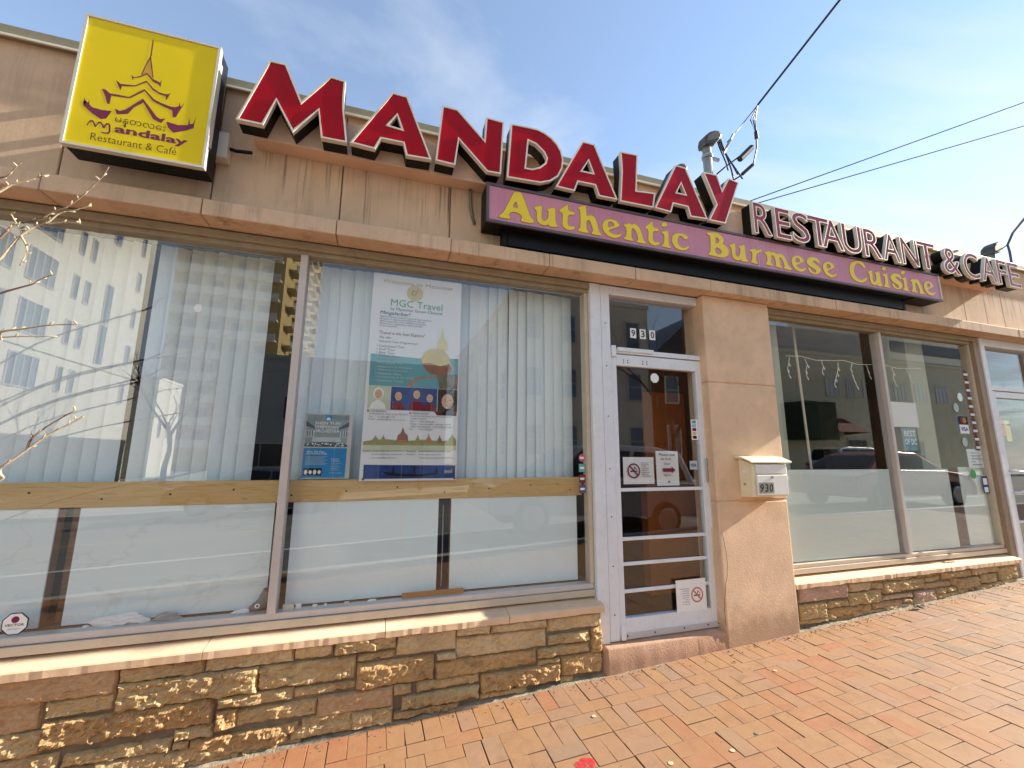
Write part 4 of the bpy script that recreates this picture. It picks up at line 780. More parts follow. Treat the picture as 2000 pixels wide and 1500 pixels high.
# ---------------------------------------------------------------- banner
M_teal = mat('print_teal', C(92, 160, 172), .6, .3, .12, 7); M_gold = mat('print_gold', C(206, 192, 122), .6, .3, .1, 12); M_goldk = mat('print_brown', C(146, 96, 66), .6, .3, .2, 18)
M_rock = mat('print_rock', C(110, 104, 78), .6, .3, .35, 25); M_skin = mat('print_skin', C(212, 176, 144), .6, .3, .08, 40); M_robe = mat('print_robe', C(128, 22, 34), .6, .3, .15, 30)
M_navy = mat('print_navy', C(34, 66, 130), .6, .3, .5, 18); M_grn = mat('print_green', C(84, 172, 96), .6, .3, 0); M_olive = mat('print_olive', C(150, 150, 84), .6, .3, .15, 14); M_hair = mat('print_hair', C(32, 26, 24), .6, .3, .1)
M_cream = mat('print_cream', C(222, 216, 158), .6, .3, .06, 10); M_palegrn = mat('print_palegreen', C(196, 208, 180), .6, .3, .08, 8); M_orange = mat('print_orange', C(180, 124, 78), .6, .3, .2, 20); M_blueink = mat('print_blue', C(46, 140, 200), .6, .3, .08, 8)
bn = thing('travel_banner', 'tall white travel banner with golden rock picture hanging in the left window', 'banner')
Y_ = 2.985
CM = [(0, 0), (.085, .085), (.185, .162), (.216, .188), (.25, .214), (.34, .277), (.375, .313), (.402, .33), (.422, .352), (.4445, .372), (.6575, .54), (.665, .56), (.762, .673), (.776, .685), (.853, .766), (.902, .825), (.94, .857), (.944, .868), (.969, .90), (.972, .925), (.992, .99), (1, 1)]
def cmap(c):
    for (a, p), (b_, q) in zip(CM, CM[1:]):
        if c <= b_: return p+(q-p)*(c-a)/(b_-a)
    return 1
def U(a, c): return (-.095+.632*a, 1.372+1.458*(1-cmap(c)))          # banner-relative: a left to right, c top to bottom
def UP(l): return [U(a, c) for a, c in l]
# the sheet hangs with slight waves and a curl along its left side
b = MB(); nx, nz = 16, 30
for q in range(nz+1):
    for p in range(nx+1):
        s, t_ = p/nx, q/nz; b.v.append((-.095+.632*s-.012*(1-t_)*(1-s), Y_+.002+.0012*math.sin(s*9+t_*3), 1.372+1.458*t_))
for q in range(nz):
    for p in range(nx): k = q*(nx+1)+p; b.f.append((k, k+1, k+nx+2, k+nx+1))
b.ob('sheet', mat('banner_vinyl', C(230, 236, 240), .45, .4, .02, 4), bn, smooth=True, raw=True)
y1, y2, y3 = Y_-.0005, Y_-.0012, Y_-.0019
def F(name, l, y, m): return MB().flat(UP(l), y, ()).ob(name, m, bn)
def T(s, a, c, w_, m, h_=None, bold=0, shear=0): x, z = U(a, c); return text('text_line', s, x, z, y3, m, bn, w=.632*w_, h=h_, bold=bold, shear=shear)
T('Welcome to Myanmar', .10, .052, .80, mat('print_tan', C(186, 172, 130), .6, .3, 0), .036)
MB().flat(ell(*U(.46, .085), .058, .058, 28), y1).ob('logo_disc', M_gold, bn); T('ti', .42, .101, .075, M_olive, .05, shear=.4)
T('MGC Travel', .20, .185, .58, M_grn, .052); T('by Myanmar Green Channel', .20, .216, .58, M_grey_ink, .028)
T('Mingalarbar!', .09, .250, .33, M_ink, .034, shear=.2)
for k, s in enumerate(('Myanmar Green Channel Travels & Tours welcome', 'all visitors to explore around Myanmar (Burma).', 'With cooperation of our efficient tour guides,', 'All your tour destinations will be perfect', 'As you expected.')): T(s, .09, .268+.0165*k, (.57, .50, .51, .47, .19)[k], M_grey_ink, .017, shear=.2)
T('"Travel is the best Explore"', .09, .375, .51, M_maroon, .030, shear=.25)
T('We offer', .10, .402, .13, M_grey_ink, .018, shear=.2); T('Inbound Tour Programmes :', .10, .422, .43, M_grey_ink, .020, shear=.2)
F('picture_sea', [(0.02, .49), (.55, .50), (.985, .485), (.985, .665), (.02, .665)], y1, M_teal)
F('picture_path', [(.42, .665), (.47, .635), (.58, .615), (.75, .605), (.75, .613), (.60, .625), (.50, .643), (.46, .665)], y2, M_orange)
for k, s in enumerate(('Customized Tour', 'Golf Tour', 'Bike Tour', 'Trekking Tour', 'Study Tour', 'Photography Tour', 'Adventure & Volunteer', 'Meeting Incentive', 'Festivals Tour', 'Honeymoon & Weddings', 'Domestic Tours')):
    T('• '+s, .075, .4445+.0213*k, (.30, .20, .20, .24, .20, .30, .40, .34, .28, .42, .30)[k], M_grey_ink if k < 5 else mat('print_pale', C(190, 214, 216), .6, .3, 0), .0165, shear=.2)
F('picture_boulder', [(.56, .50), (.60, .455), (.66, .435), (.80, .43), (.87, .47), (.90, .525), (.93, .55), (.90, .575), (.80, .60), (.68, .595), (.60, .56)], y2, M_gold)
F('picture_boulder_shade', [(.57, .53), (.66, .525), (.78, .54), (.88, .52), (.92, .55), (.90, .575), (.80, .60), (.68, .595), (.61, .565)], y3, M_goldk)
F('picture_stupa', [(.735, .435), (.74, .40), (.765, .365), (.785, .33), (.79, .30), (.795, .30), (.80, .33), (.82, .365), (.85, .40), (.86, .435)], y3, M_cream)
F('picture_rock', [(.74, .60), (.84, .585), (.985, .59), (.985, .665), (.78, .665), (.76, .63)], y2, M_rock)
def face(cx, cy, r, hood, robe, m2, smile=True):
    F('picture_robe', [(min(.98, max(.025, a_)), b_) for a_, b_ in ((cx-r*2.0, .761), (cx-r*1.5, cy+r*.85), (cx-r*.5, cy+r*.55), (cx+r*.5, cy+r*.55), (cx+r*1.5, cy+r*.85), (cx+r*2.0, .761))], y2, robe)
    x, z = U(cx, cy); k = .632*r
    if hood: MB().flat(ell(x, z+k*.15, k*1.25, k*1.45, 18), y2-.0002).ob('picture_hair', m2, bn)
    MB().flat(ell(x, z, k*.9, k*1.15, 18), y3).ob('picture_face', M_skin, bn); e_ = MB()
    for s in (-1, 1): e_.flat(ell(x+s*k*.38, z+k*.2, k*.16, k*.07, 8), y3-.0004)
    e_.flat([(x-k*.35, z-k*.45), (x, z-k*.58), (x+k*.35, z-k*.45), (x, z-k*.7)], y3-.0004).flat([(x-k*.08, z-k*.15), (x, z+k*.1), (x+k*.10, z-k*.18)], y3-.0004).ob('picture_features', M_goldk, bn)
F('photo', [(.02, .665), (.245, .665), (.245, .762), (.02, .762)], y1, M_palegrn); F('photo', [(.255, .667), (.755, .667), (.755, .762), (.255, .762)], y1, M_navy); F('photo', [(.765, .667), (.985, .667), (.985, .762), (.765, .762)], y1, M_hair)
face(.125, .70, .045, True, M_paper, M_paper); face(.335, .705, .042, False, M_robe, M_hair); face(.53, .695, .042, False, M_robe, M_hair); face(.675, .708, .040, False, M_robe, M_hair); face(.875, .718, .075, True, M_robe, M_hair)
T('■ U.S.A ADDRESS', .02, .776, .19, M_grey_ink, .012); T('930 Bonifant St., Silver Spring, MD 20910', .04, .789, .41, M_grey_ink, .013); T('Tel        +1 301-681 1377', .04, .801, .27, M_grey_ink, .012); T('Email     joehtun@mgmotours.com', .04, .813, .37, M_grey_ink, .012)
T('■ MYANMAR ADDRESS', .46, .780, .21, M_grey_ink, .012)
for k, s in enumerate(('No.(2), 3 Ln. Bo Moeda Block, Pauzundaung Tsp,', 'Yangon, Myanmar', 'Tel         +951 9010228', 'Mobile   +959 504 8808, +959 8611 89091', '               +959 78 909058, +959 250 221091', 'Fax        +951 9010270')): T(s, .47, .793+.012*k, (.46, .18, .26, .45, .47, .25)[k], M_grey_ink, .0115)
F('picture_haze', [(.0, .905), (.985, .905), (.985, .94), (.0, .945)], y1, M_palegrn); F('picture_trees', [(.0, .90), (.1, .893), (.25, .89), (.4, .897), (.6, .89), (.8, .893), (.985, .89), (.985, .915), (0, .918)], y2, M_olive)
for cx, w_, h_, m in ((.12, .03, .03, M_olive), (.20, .025, .032, M_olive), (.40, .065, .062, M_goldk), (.56, .022, .034, M_olive), (.68, .032, .038, M_orange), (.80, .025, .034, M_goldk), (.94, .045, .04, M_olive)):
    F('picture_pagoda', [(cx-w_, .902), (cx-w_*.8, .902-h_*.45), (cx-w_*.3, .902-h_*.62), (cx, .902-h_), (cx+w_*.3, .902-h_*.62), (cx+w_*.8, .902-h_*.45), (cx+w_, .902)], y3, m)
F('picture_glow', [(.34, .902), (.36, .892), (.44, .892), (.46, .902)], y3-.0004, M_orange)
for k, (s, a, w_) in enumerate((('e-mail   contact@mgc-travel.com', .0, .41), ('bookings@mgc-travel.com', .09, .32), ('ceo.mgc@gmail.com', .09, .25))): T(s, a, .944+.0125*k, w_, M_grey_ink, .0125, shear=.2)
for k, (s, a, w_) in enumerate((('facebook   www.facebook.com/MGCtravel', .45, .48), ('Website    www.mgc-travel.com', .45, .37), ('www.myanmargreenchannel.com', .58, .39))): T(s, a, .944+.0125*k, w_, M_grey_ink, .0125, shear=.2)
F('picture_lake', [(.02, .9725), (.2, .973), (.985, .9735), (.985, 1-.008), (.02, 1-.008)], y1, M_navy)
F('picture_boat', [(.20, .9815), (.30, .984), (.60, .9865), (.80, .984), (.78, .9865), (.60, .989), (.38, .989), (.26, .9865)], y2, M_hair)
for cx in (.32, .54, .78): F('picture_rower', [(cx-.012, .984), (cx-.008, .977), (cx, .974), (cx+.010, .9775), (cx+.012, .985)], y3, M_hair)
for a in (.02, .975): MB().prism(ell(*U(a+.002, .992), .009, .009, 14), Y_-.004, Y_-.0005).ob('grommet', M_grey_ink, bn)
# concert poster
sp = thing('concert_poster', 'blue and grey concert hall poster low in the left window beside the tall banner', 'poster')
sx, sz, sw, sh = -.462, 1.390, .292, .420
def V(a, c): return (sx+sw*a, sz+sh*(1-c))
def VP(l): return [V(a, c) for a, c in l]
yp = 2.9965
MB().box(sx, yp, sz, sx+sw, yp+.001, sz+sh).ob('sheet', mat('poster_edge', C(196, 196, 194), .6, .3, .03), sp)
def G(name, l, k, m): return MB().flat(VP(l), yp-.0005*k).ob(name, m, sp)
M_hall = mat('print_hall', C(132, 150, 154), .6, .3, .2, 14); M_hall2 = mat('print_hall_dark', C(70, 84, 88), .6, .3, .2, 20); M_hall3 = mat('print_hall_light', C(178, 196, 198), .6, .3, .12, 20)
G('picture_hall', [(.05, .02), (.93, .02), (.90, .52), (.04, .52)], 1, M_hall)
for s in (0, 1):
    f_ = (lambda a: a) if not s else (lambda a: .97-a)
    G('picture_balcony', [(f_(.04), .12), (f_(.24), .22), (f_(.24), .25), (f_(.04), .20)], 2, M_hall2); G('picture_balcony', [(f_(.04), .26), (f_(.22), .27), (f_(.22), .37), (f_(.04), .37)], 2, M_hall3)
    for k in range(3): G('picture_column', [(f_(.07+.05*k), .27), (f_(.09+.05*k), .27), (f_(.09+.05*k), .36), (f_(.07+.05*k), .36)], 3, M_hall2)
G('picture_stage', [(.20, .37), (.76, .37), (.78, .44), (.18, .44)], 2, M_hall3); G('picture_orchestra', [(.04, .47), (.3, .445), (.6, .445), (.92, .47), (.92, .51), (.04, .51)], 2, M_hall2)
r = random.Random(4); b = MB()
for k in range(40): x, z = V(.06+.84*r.random(), .46+.045*r.random()); b.flat(ell(x, z, .004, .003, 6), yp-.0015-.00001*k)
b.ob('picture_players', M_paper, sp)
G('picture_blue', [(.03, .535), (.92, .535), (.91, .985), (.02, .985)], 1, M_blueink); G('logo_tab', [(.42, .02), (.56, .02), (.56, .11), (.42, .11)], 2, M_blueink)
MB().flat(VP([(.44, .10), (.46, .07), (.49, .06), (.52, .07), (.54, .10)]), yp-.0017).ob('logo_mark', M_paper, sp)
for s, c, a, w_ in (('SHEN YUN', .175, .22, .52), ('SYMPHONY', .235, .22, .50), ('ORCHESTRA', .297, .21, .52)): x, z = V(a, c); text('text_line', s, x, z, yp-.002, M_paper, sp, w=w_*sw, h=.020, bold=.004)
for s, c, a, w_, h_ in (('Music That Rises', .605, .10, .36, .012), ('Five Millennia Deep', .64, .09, .42, .013), ('Musical Center', .712, .61, .16, .009), ('at Strathmore', .742, .61, .17, .009), ('shenyun.com/symphony', .925, .59, .25, .007)): x, z = V(a, c); text('text_line', s, x, z, yp-.0015, M_paper, sp, w=w_*sw, h=h_, shear=.2 if c < .65 else 0)
b = MB()
for k in range(8): x, z = V(.08, .67+.017*k); b.flat(rect(x, z, x+sw*(.45-.04*(k % 3)), z+.0022), yp-.0015)
for k in range(5): x, z = V(.61, .77+.026*k); b.flat(rect(x, z, x+sw*(.20-.05*(k % 2)), z+.0022), yp-.0015)
b.ob('text_line', M_hall3, sp); G('photo_strip', [(.06, .84), (.43, .84), (.43, .95), (.06, .95)], 2, M_hair); b = MB()
for k in range(4): x, z = V(.11+.09*k, .90); b.flat(ell(x, z, .010, .016-.003*(k % 2), 9), yp-.0017)
b.ob('photo_figures', M_paper, sp)
# stickers on the left panes
def sticker(label, pts, y, m, name='sticker', th=.0012): q = MB().prism(pts, y-th, y).ob(name, m); return tag(q, label, 'sticker')
def octa(cx, cz, r): return ell(cx, cz, r, r, 8, math.pi/8)
q = sticker('white octagonal security sticker at the bottom left of the window', octa(-1.69, .695, .056), 2.9275, M_ink); MB().flat(octa(-1.69, .695, .051), 2.9258).ob('sticker_face', M_paper, q); MB().flat(ell(-1.69, .715, .016, .016, 14), 2.9253).ob('sticker_mark', M_maroon, q); text('text_line', 'VECTOR', -1.728, .684, 2.9253, M_ink, q, w=.076, h=.012, bold=.02); text('text_line', 'SECURITY', -1.715, .668, 2.9253, M_grey_ink, q, w=.05, h=.007)
q = sticker('round white sticker high on the blinds in the left pane', ell(-1.10, 2.425, .022, .026, 16), 2.9275, M_paper)
for k, (cx, cz, m, l_) in enumerate(((1.485, 1.53, mat('sticker_rose', C(186, 96, 110), .5), 'round rose sticker at the right edge of the left window'), (1.485, 1.455, mat('sticker_teal', C(90, 170, 166), .5), 'teal square sticker below the round rose sticker'), (1.485, 1.375, mat('sticker_wine', C(120, 40, 70), .5), 'wine red square sticker below the teal sticker'), (1.485, 1.30, mat('sticker_violet', C(96, 84, 130), .5), 'violet sticker at the bottom of the sticker column by the door'))):
    q = sticker(l_, ell(cx, cz, .026, .029, 18) if k == 0 else rect(cx-.026, cz-.03, cx+.026, cz+.03), 2.9275, m); MB().flat(rect(cx-.018, cz-.008, cx+.018, cz+.008), 2.9258).ob('sticker_print', M_paper, q)
# ---------------------------------------------------------------- on the door glass
for ch, x in (('9', 1.955), ('3', 2.048), ('0', 2.142)):
    q = sticker({'9': 'leftmost of the three white number tiles on the door transom', '3': 'middle one of the three white number tiles on the transom', '0': 'rightmost of the three white number tiles on the transom'}[ch], rect(x, 2.518, x+.058, 2.603), 2.9245, M_paper, 'number_tile'); text('digit', ch, x+.012, 2.531, 2.9228, M_ink, q, w=.036, h=.06, bold=.02)
q = sticker('white octagonal sticker at the top of the entrance door glass', octa(2.158, 2.185, .042), 2.9045, M_board); MB().flat(octa(2.158, 2.185, .036), 2.9030).ob('sticker_face', M_paper, q)
def nosmoke(o, cx, cz, r, y, m):
    MB().flat(ell(cx, cz, r, r, 32), y, [ell(cx, cz, r*.8, r*.8, 32)]).ob('ban_ring', m, o)
    a = r*.86*.7071; d = r*.075; MB().flat([(cx-a-d, cz+a-d), (cx-a+d, cz+a+d), (cx+a+d, cz-a+d), (cx+a-d, cz-a-d)], y-.0004).ob('ban_bar', m, o)
    MB().flat(rect(cx-r*.55, cz-r*.14, cx+r*.5, cz+r*.02), y+.0002).flat([(cx+r*.05, cz+r*.12), (cx+r*.05, cz+r*.42), (cx+r*.2, cz+r*.55), (cx+r*.3, cz+r*.4), (cx+r*.5, cz+r*.15), (cx+r*.42, cz+r*.12), (cx+r*.25, cz+r*.35), (cx+r*.15, cz+r*.4), (cx+r*.12, cz+r*.12)], y+.0002).ob('cigarette', M_ink, o)
q = MB().box(1.832, 2.912, 1.330, 2.113, 2.913, 1.538).ob('no_smoking_sign', M_paper); tag(q, 'white no smoking notice with a maroon ring on the door glass', 'notice'); nosmoke(q, 1.922, 1.432, .058, 2.9035, M_maroon)
for k, s in enumerate(('By order of', 'Montgomery', 'County', 'Code & 24-9,', 'Enforced by', 'Department of', 'Health and', 'Human Services')): text('text_line', s, 1.995, 1.487-.0145*k, 2.9035, M_ink, q, w=(.062, .066, .042, .066, .064, .075, .058, .085)[k], h=.0105, bold=.01)
q = MB().box(2.136, 2.9122, 1.314, 2.349, 2.9132, 1.588).ob('arrow_sign', M_paper); tag(q, 'white handwritten notice with a purple arrow pointing right on the door glass', 'notice')
for s, x, z, w_ in (('Please use', 2.16, 1.550, .15), ('the front', 2.175, 1.516, .10), ('door', 2.205, 1.478, .06), ('Thank You!', 2.195, 1.388, .075)): text('text_line', s, x, z, 2.9035, M_ink, q, w=w_, h=.02, shear=.15)
MB().flat([(2.19, 1.423), (2.275, 1.423), (2.275, 1.410), (2.312, 1.437), (2.275, 1.464), (2.275, 1.451), (2.19, 1.451)], 2.9035).ob('arrow', M_maroon, q); MB().flat([(2.232, 1.338), (2.245, 1.356), (2.258, 1.338), (2.252, 1.335), (2.245, 1.345), (2.238, 1.335)], 2.9035).ob('doodle', M_ink, q)
q = MB().box(2.233, 2.8795, .372, 2.512, 2.8805, .606).ob('no_smoking_sign', M_paper); tag(q, 'upside-down no smoking notice taped at the foot of the door', 'notice'); nosmoke(q, 2.425, .49, .056, 2.8785, mat('faded_red', C(200, 120, 104), .6))
for k, s in enumerate(('By order of', 'Montgomery', 'County', 'Code & 24-9,', 'Enforced by', 'Department of', 'Health and', 'Human Services')): w_ = (.062, .066, .042, .066, .064, .075, .058, .085)[k]; text('text_line', s, 2.352-w_, .425+.0155*k, 2.8785, M_grey_ink, q, w=w_, h=.0105, flip=True)
q = MB().box(2.493, 2.9035, 1.683, 2.553, 2.9045, 1.852).ob('card_sticker', M_paper); tag(q, 'narrow strip of payment card logos at the right edge of the door glass', 'sticker')
for k, m in enumerate((M_teal, M_blueink, M_robe, M_gold, M_ink)): MB().flat(rect(2.503, 1.692+.032*(4-k), 2.543, 1.716+.032*(4-k)), 2.903).ob('card_logo', m, q)
text('text_line', 'VISA', 2.505, 1.7915, 2.9026, M_paper, q, w=.036, h=.016, bold=.02)
q = MB().box(2.455, 2.904, 1.44, 2.53, 2.905, 1.51).ob('card_sticker', M_hall3); tag(q, 'torn blue card sticker above the door lock', 'sticker'); text('text_line', 'VISA', 2.462, 1.462, 2.9032, M_navy, q, w=.06, h=.026, bold=.03)
# things seen through the door
q = MB().box(2.56, 3.65, .9, 3.06, 3.68, 2.20).ob('brown_board', M_brownpanel); tag(q, 'brown cardboard sheet standing behind the entrance door', 'board')
for x, z, w_, h_ in ((2.72, 2.03, .02, .13), (2.66, 1.45, .018, .35), (2.92, 1.6, .015, .2), (2.82, 1.2, .004, .95)): box('tape_strip', M_card, q, x, 3.6475, z, x+w_, 3.6497, z+h_)
q = MB().box(2.45, 3.50, .30, 3.18, 3.60, 1.26).ob('counter_front', M_brownpanel); tag(q, 'orange brown counter front behind the lower door glass', 'counter'); MB().box(2.42, 3.46, 1.2605, 3.18, 3.64, 1.30).ob('counter_top', M_stud, q)
# ---------------------------------------------------------------- inside and on the right window
t = NT('frosted_film'); t.set(.5, .3); t.base(C(218, 238, 234)); M_film = t.m
for a, c, l_ in ((3.375, 4.885, 'frosted grey film on the lower left pane of the right window'), (4.985, 5.80, 'frosted grey film on the lower right pane of the right window')):
    q = MB().box(a, 2.938, .640, c, 2.940, 1.432).ob('window_film', M_film); tag(q, l_, 'film', 'frosted films')
q = MB().box(6.02, 2.96, .640, 6.44, 2.965, 1.45).ob('window_film', M_film); tag(q, 'frosted panel at the right end of the right window', 'film', 'frosted films')
def chair(x, y, rot, label):
    t_ = thing('wooden_chair', label, 'chair', loc=(x, y, .28)); t_.rotation_euler = (0, 0, R(rot)); m = mat('red_wood', C(128, 52, 36), .45, .45, .12, 9)
    MB().box(-.21, -.21, .43, .21, .21, .47).ob('seat', m, t_, bevel=.01)
    for sx_ in (-1, 1):
        MB().box(sx_*.19-.02, -.2, 0, sx_*.19+.02, -.16, .43).ob('leg', m, t_); MB().box(sx_*.19-.02, .17, 0, sx_*.19+.02, .21, 1.02).ob('leg', m, t_)
    MB().box(-.17, .175, .93, .17, .205, 1.02).box(-.17, .175, .62, .17, .205, .67).ob('back_rail', m, t_)
    for k in range(4): MB().box(-.135+.075*k, .18, .671, -.10+.075*k, .2, .929).ob('back_slat', m, t_)
chair(4.02, 3.75, 160, 'red brown wooden chair with slatted back behind the right window'); chair(5.3, 4.0, 200, 'red brown wooden chair behind the hanging paper sheet')
tb = thing('dining_table', 'dark dining table between the chairs behind the right window', 'table', loc=(4.7, 4.3, .28)); MB().box(-.5, -.4, .72, .5, .4, .76).ob('table_top', M_stud, tb); MB().tube([(0, 0, 0), (0, 0, .72)], .04, 10).ob('leg', M_black, tb)
q = MB().tube([(4.18, 3.18, .64), (4.12, 3.18, 2.9)], .012, 8).ob('curtain_pole', M_trimline); tag(q, 'pale upright rod behind the right window glass', 'rod')
q = MB().box(5.62, 3.05, .64, 5.92, 3.3, 3.0).ob('inner_column', M_green); tag(q, 'pale grey column inside the right part of the right window', 'column')
q = MB().box(5.012, 2.938, 1.862, 5.45, 2.939, 2.122).ob('paper_sheet', M_paper); tag(q, 'blank white paper sheet taped inside the right window beside the mullion', 'paper')
q = MB().box(5.16, 2.9385, 1.62, 5.38, 2.9395, 1.85).ob('award_poster', mat('faded_blue', C(120, 176, 190), .6)); tag(q, 'small light blue poster under the white sheet in the right window', 'poster'); text('text_line', 'BEST', 5.175, 1.765, 2.9275, M_paper, q, w=.18, h=.06, bold=.02); text('text_line', 'OF DC', 5.175, 1.68, 2.9275, M_paper, q, w=.18, h=.06, bold=.02)
q = MB().box(6.098, 2.938, 1.806, 6.27, 2.939, 2.012).ob('card_sticker', M_blueink); tag(q, 'payment card sticker with blue border at the right end of the window', 'sticker')
MB().flat(rect(6.105, 1.915, 6.263, 2.005), 2.9272).ob('card_logo', M_ink, q); MB().flat(ell(6.165, 1.96, .032, .034, 20), 2.9268).ob('logo_disc', M_robe, q); MB().flat(ell(6.205, 1.96, .032, .034, 20), 2.9266).ob('logo_disc', M_orange, q); MB().flat(rect(6.105, 1.815, 6.263, 1.91), 2.9272).ob('card_logo', M_paper, q); text('text_line', 'VISA', 6.118, 1.84, 2.9266, M_navy, q, w=.13, h=.045, bold=.03)
q = MB().box(6.175, 2.9385, 1.44, 6.442, 2.9395, 1.645).ob('paper_notice', M_board); tag(q, 'white printed notice at the lower right of the right window', 'notice')
for k in range(5): MB().flat(rect(6.22, 1.60-.032*k, 6.22+(.10, .17, .19, .06, .17)[k], 1.606-.032*k), 2.927).ob('text_line', M_grey_ink, q)
M_winer = mat('award_red', C(112, 30, 40), .5, .3, .1, 20)
for k in range(10):
    z = 2.50-.092*k; q = MB().box(6.325, 2.9385, z-.04, 6.425, 2.9395, z+.04).ob('award_sticker', M_winer); tag(q, ('topmost', 'second from the top', 'third from the top', 'fourth from the top', 'fifth from the top', 'fifth from the bottom', 'fourth from the bottom', 'third from the bottom', 'second from the bottom', 'lowest')[k]+' maroon award sticker in the column beside the right-hand door', 'sticker', 'column of maroon award stickers'); MB().flat(rect(6.338, z-.022, 6.412, z+.004), 2.9275).ob('sticker_print', M_board, q)
for cx, cz, m, l_ in ((6.20, 2.22, M_board, 'round pale sticker above the card sticker'), (6.10, 2.10, M_hall3, 'faded round sticker left of the card sticker'), (6.15, 1.72, M_hall3, 'faded round sticker under the card sticker'), (6.20, 1.375, MATS['print_green'], 'round green sticker below the white notice')):
    sticker(l_, ell(cx, cz, .045, .05, 18), 2.9275, m)
q = sticker('dark plaque with white print low at the right edge of the right window', rect(6.33, 1.17, 6.43, 1.35), 2.9275, M_navy); MB().flat(rect(6.345, 1.26, 6.415, 1.33), 2.9258).ob('sticker_print', M_paper, q); MB().flat(rect(6.345, 1.18, 6.415, 1.235), 2.9258).ob('sticker_print', M_board, q)
q = sticker('small round white security sticker at the foot of the right window mullion', ell(5.00, .70, .028, .038, 18), 2.9275, M_paper); MB().flat(ell(5.00, .71, .012, .015, 12), 2.9258).ob('sticker_mark', M_maroon, q)
for a, m, l_ in ((6.80, mat('card_red', C(206, 50, 70), .5), 'pink card in the glass of the right-hand door'), (6.90, mat('card_yellow', C(216, 206, 40), .5), 'yellow card in the glass of the right-hand door')):
    q = MB().box(a, 2.91, 1.80-.06*(a > 6.85), a+.095, 2.912, 1.98).ob('door_card', m); tag(q, l_, 'card'); text('text_line', 'SORRY WE' if a < 6.85 else 'CLOSED', a+.01, 1.92, 2.8945, M_ink if a > 6.85 else M_paper, q, w=.07, h=.018)
# icicle light string
il = thing('icicle_lights', 'string of small white icicle lights hanging inside the right window', 'lights'); r = random.Random(9)
MB().tube([(3.75+.2*k, 3.0, 2.52+.015*math.sin(k*2.1)) for k in range(11)], .003, 5).ob('wire', M_paper, il)
for k in range(9):
    x = 3.8+.21*k+r.uniform(-.03, .03); z = 2.51; pts = [(x, 3.0, z)]
    for j in range(r.choice((2, 3, 4))): pts.append((pts[-1][0]+r.uniform(-.035, .035), 3.0, pts[-1][2]-.06))
    st_ = MB().tube(pts, .0035, 5).ob('strand', M_paper, il)
    for p_ in pts[1:]: MB().tube([p_, (p_[0]+.018, 3.0, p_[2]-.03)], .005, 5).ob('bulb', M_paper, st_)
# ---------------------------------------------------------------- letterbox on the pillar
M_mail = mat('cream_enamel', C(236, 226, 194), .35, .5, .04, 5, dirt=.12); M_mailf = mat('white_enamel', C(232, 232, 228), .35, .5, .03, 5, dirt=.1)
mb = thing('wall_letterbox', 'cream metal letterbox numbered 930 on the pillar beside the door', 'letterbox')
b = MB(); sd = [(2.662, 1.232), (2.655, 1.44), (2.662, 1.492), (2.79, 1.535), (2.79, 1.225)]
b.v = [(2.84, p, q) for p, q in sd]+[(3.205, p, q) for p, q in sd]; n = len(sd); b.f = [(k, (k+1) % n, n+(k+1) % n, n+k) for k in range(n)]+[tuple(range(n)), tuple(range(n, 2*n))]
b.ob('body', M_mail, mb, bevel=.006)
b = MB(); tp = [(2.632, 1.497), (2.634, 1.512), (2.72, 1.545), (2.79, 1.552), (2.79, 1.537), (2.70, 1.523)]
b.v = [(2.808, p, q) for p, q in tp]+[(3.238, p, q) for p, q in tp]; n = len(tp); b.f = [(k, (k+1) % n, n+(k+1) % n, n+k) for k in range(n)]+[tuple(range(n)), tuple(range(n, 2*n))]
b.ob('lid', M_mail, mb, bevel=.004)
box('front_flap', M_mailf, mb, 2.866, 2.640, 1.247, 3.182, 2.6545, 1.404, bevel=.004); box('slot_flap', M_mailf, mb, 2.866, 2.642, 1.412, 3.182, 2.6545, 1.486, bevel=.005)
box('side_door', M_mail, mb, 2.834, 2.682, 1.262, 2.8395, 2.772, 1.47, bevel=.002)
b = MB().tube([(2.828, 2.73, 1.33), (2.836, 2.73, 1.33)], .009, 10).tube([(3.02, 2.634, 1.385), (3.02, 2.642, 1.385)], .010, 12); b.ob('lock', MATS['worn_steel'], mb)
box('name_slip', M_paper, mb, 2.8325, 2.70, 1.42, 2.8338, 2.75, 1.44)
q = MB().flat(rect(2.878, 1.262, 3.03, 1.345), 2.6392).ob('number_plate', mat('number_foil', C(150, 152, 140), .35, .5, .05), mb)
for ch, x in (('9', 2.888), ('3', 2.935), ('0', 2.982)): text('digit', ch, x, 1.272, 2.6386, M_ink, q, w=.038, h=.062, bold=.015, shear=.15)
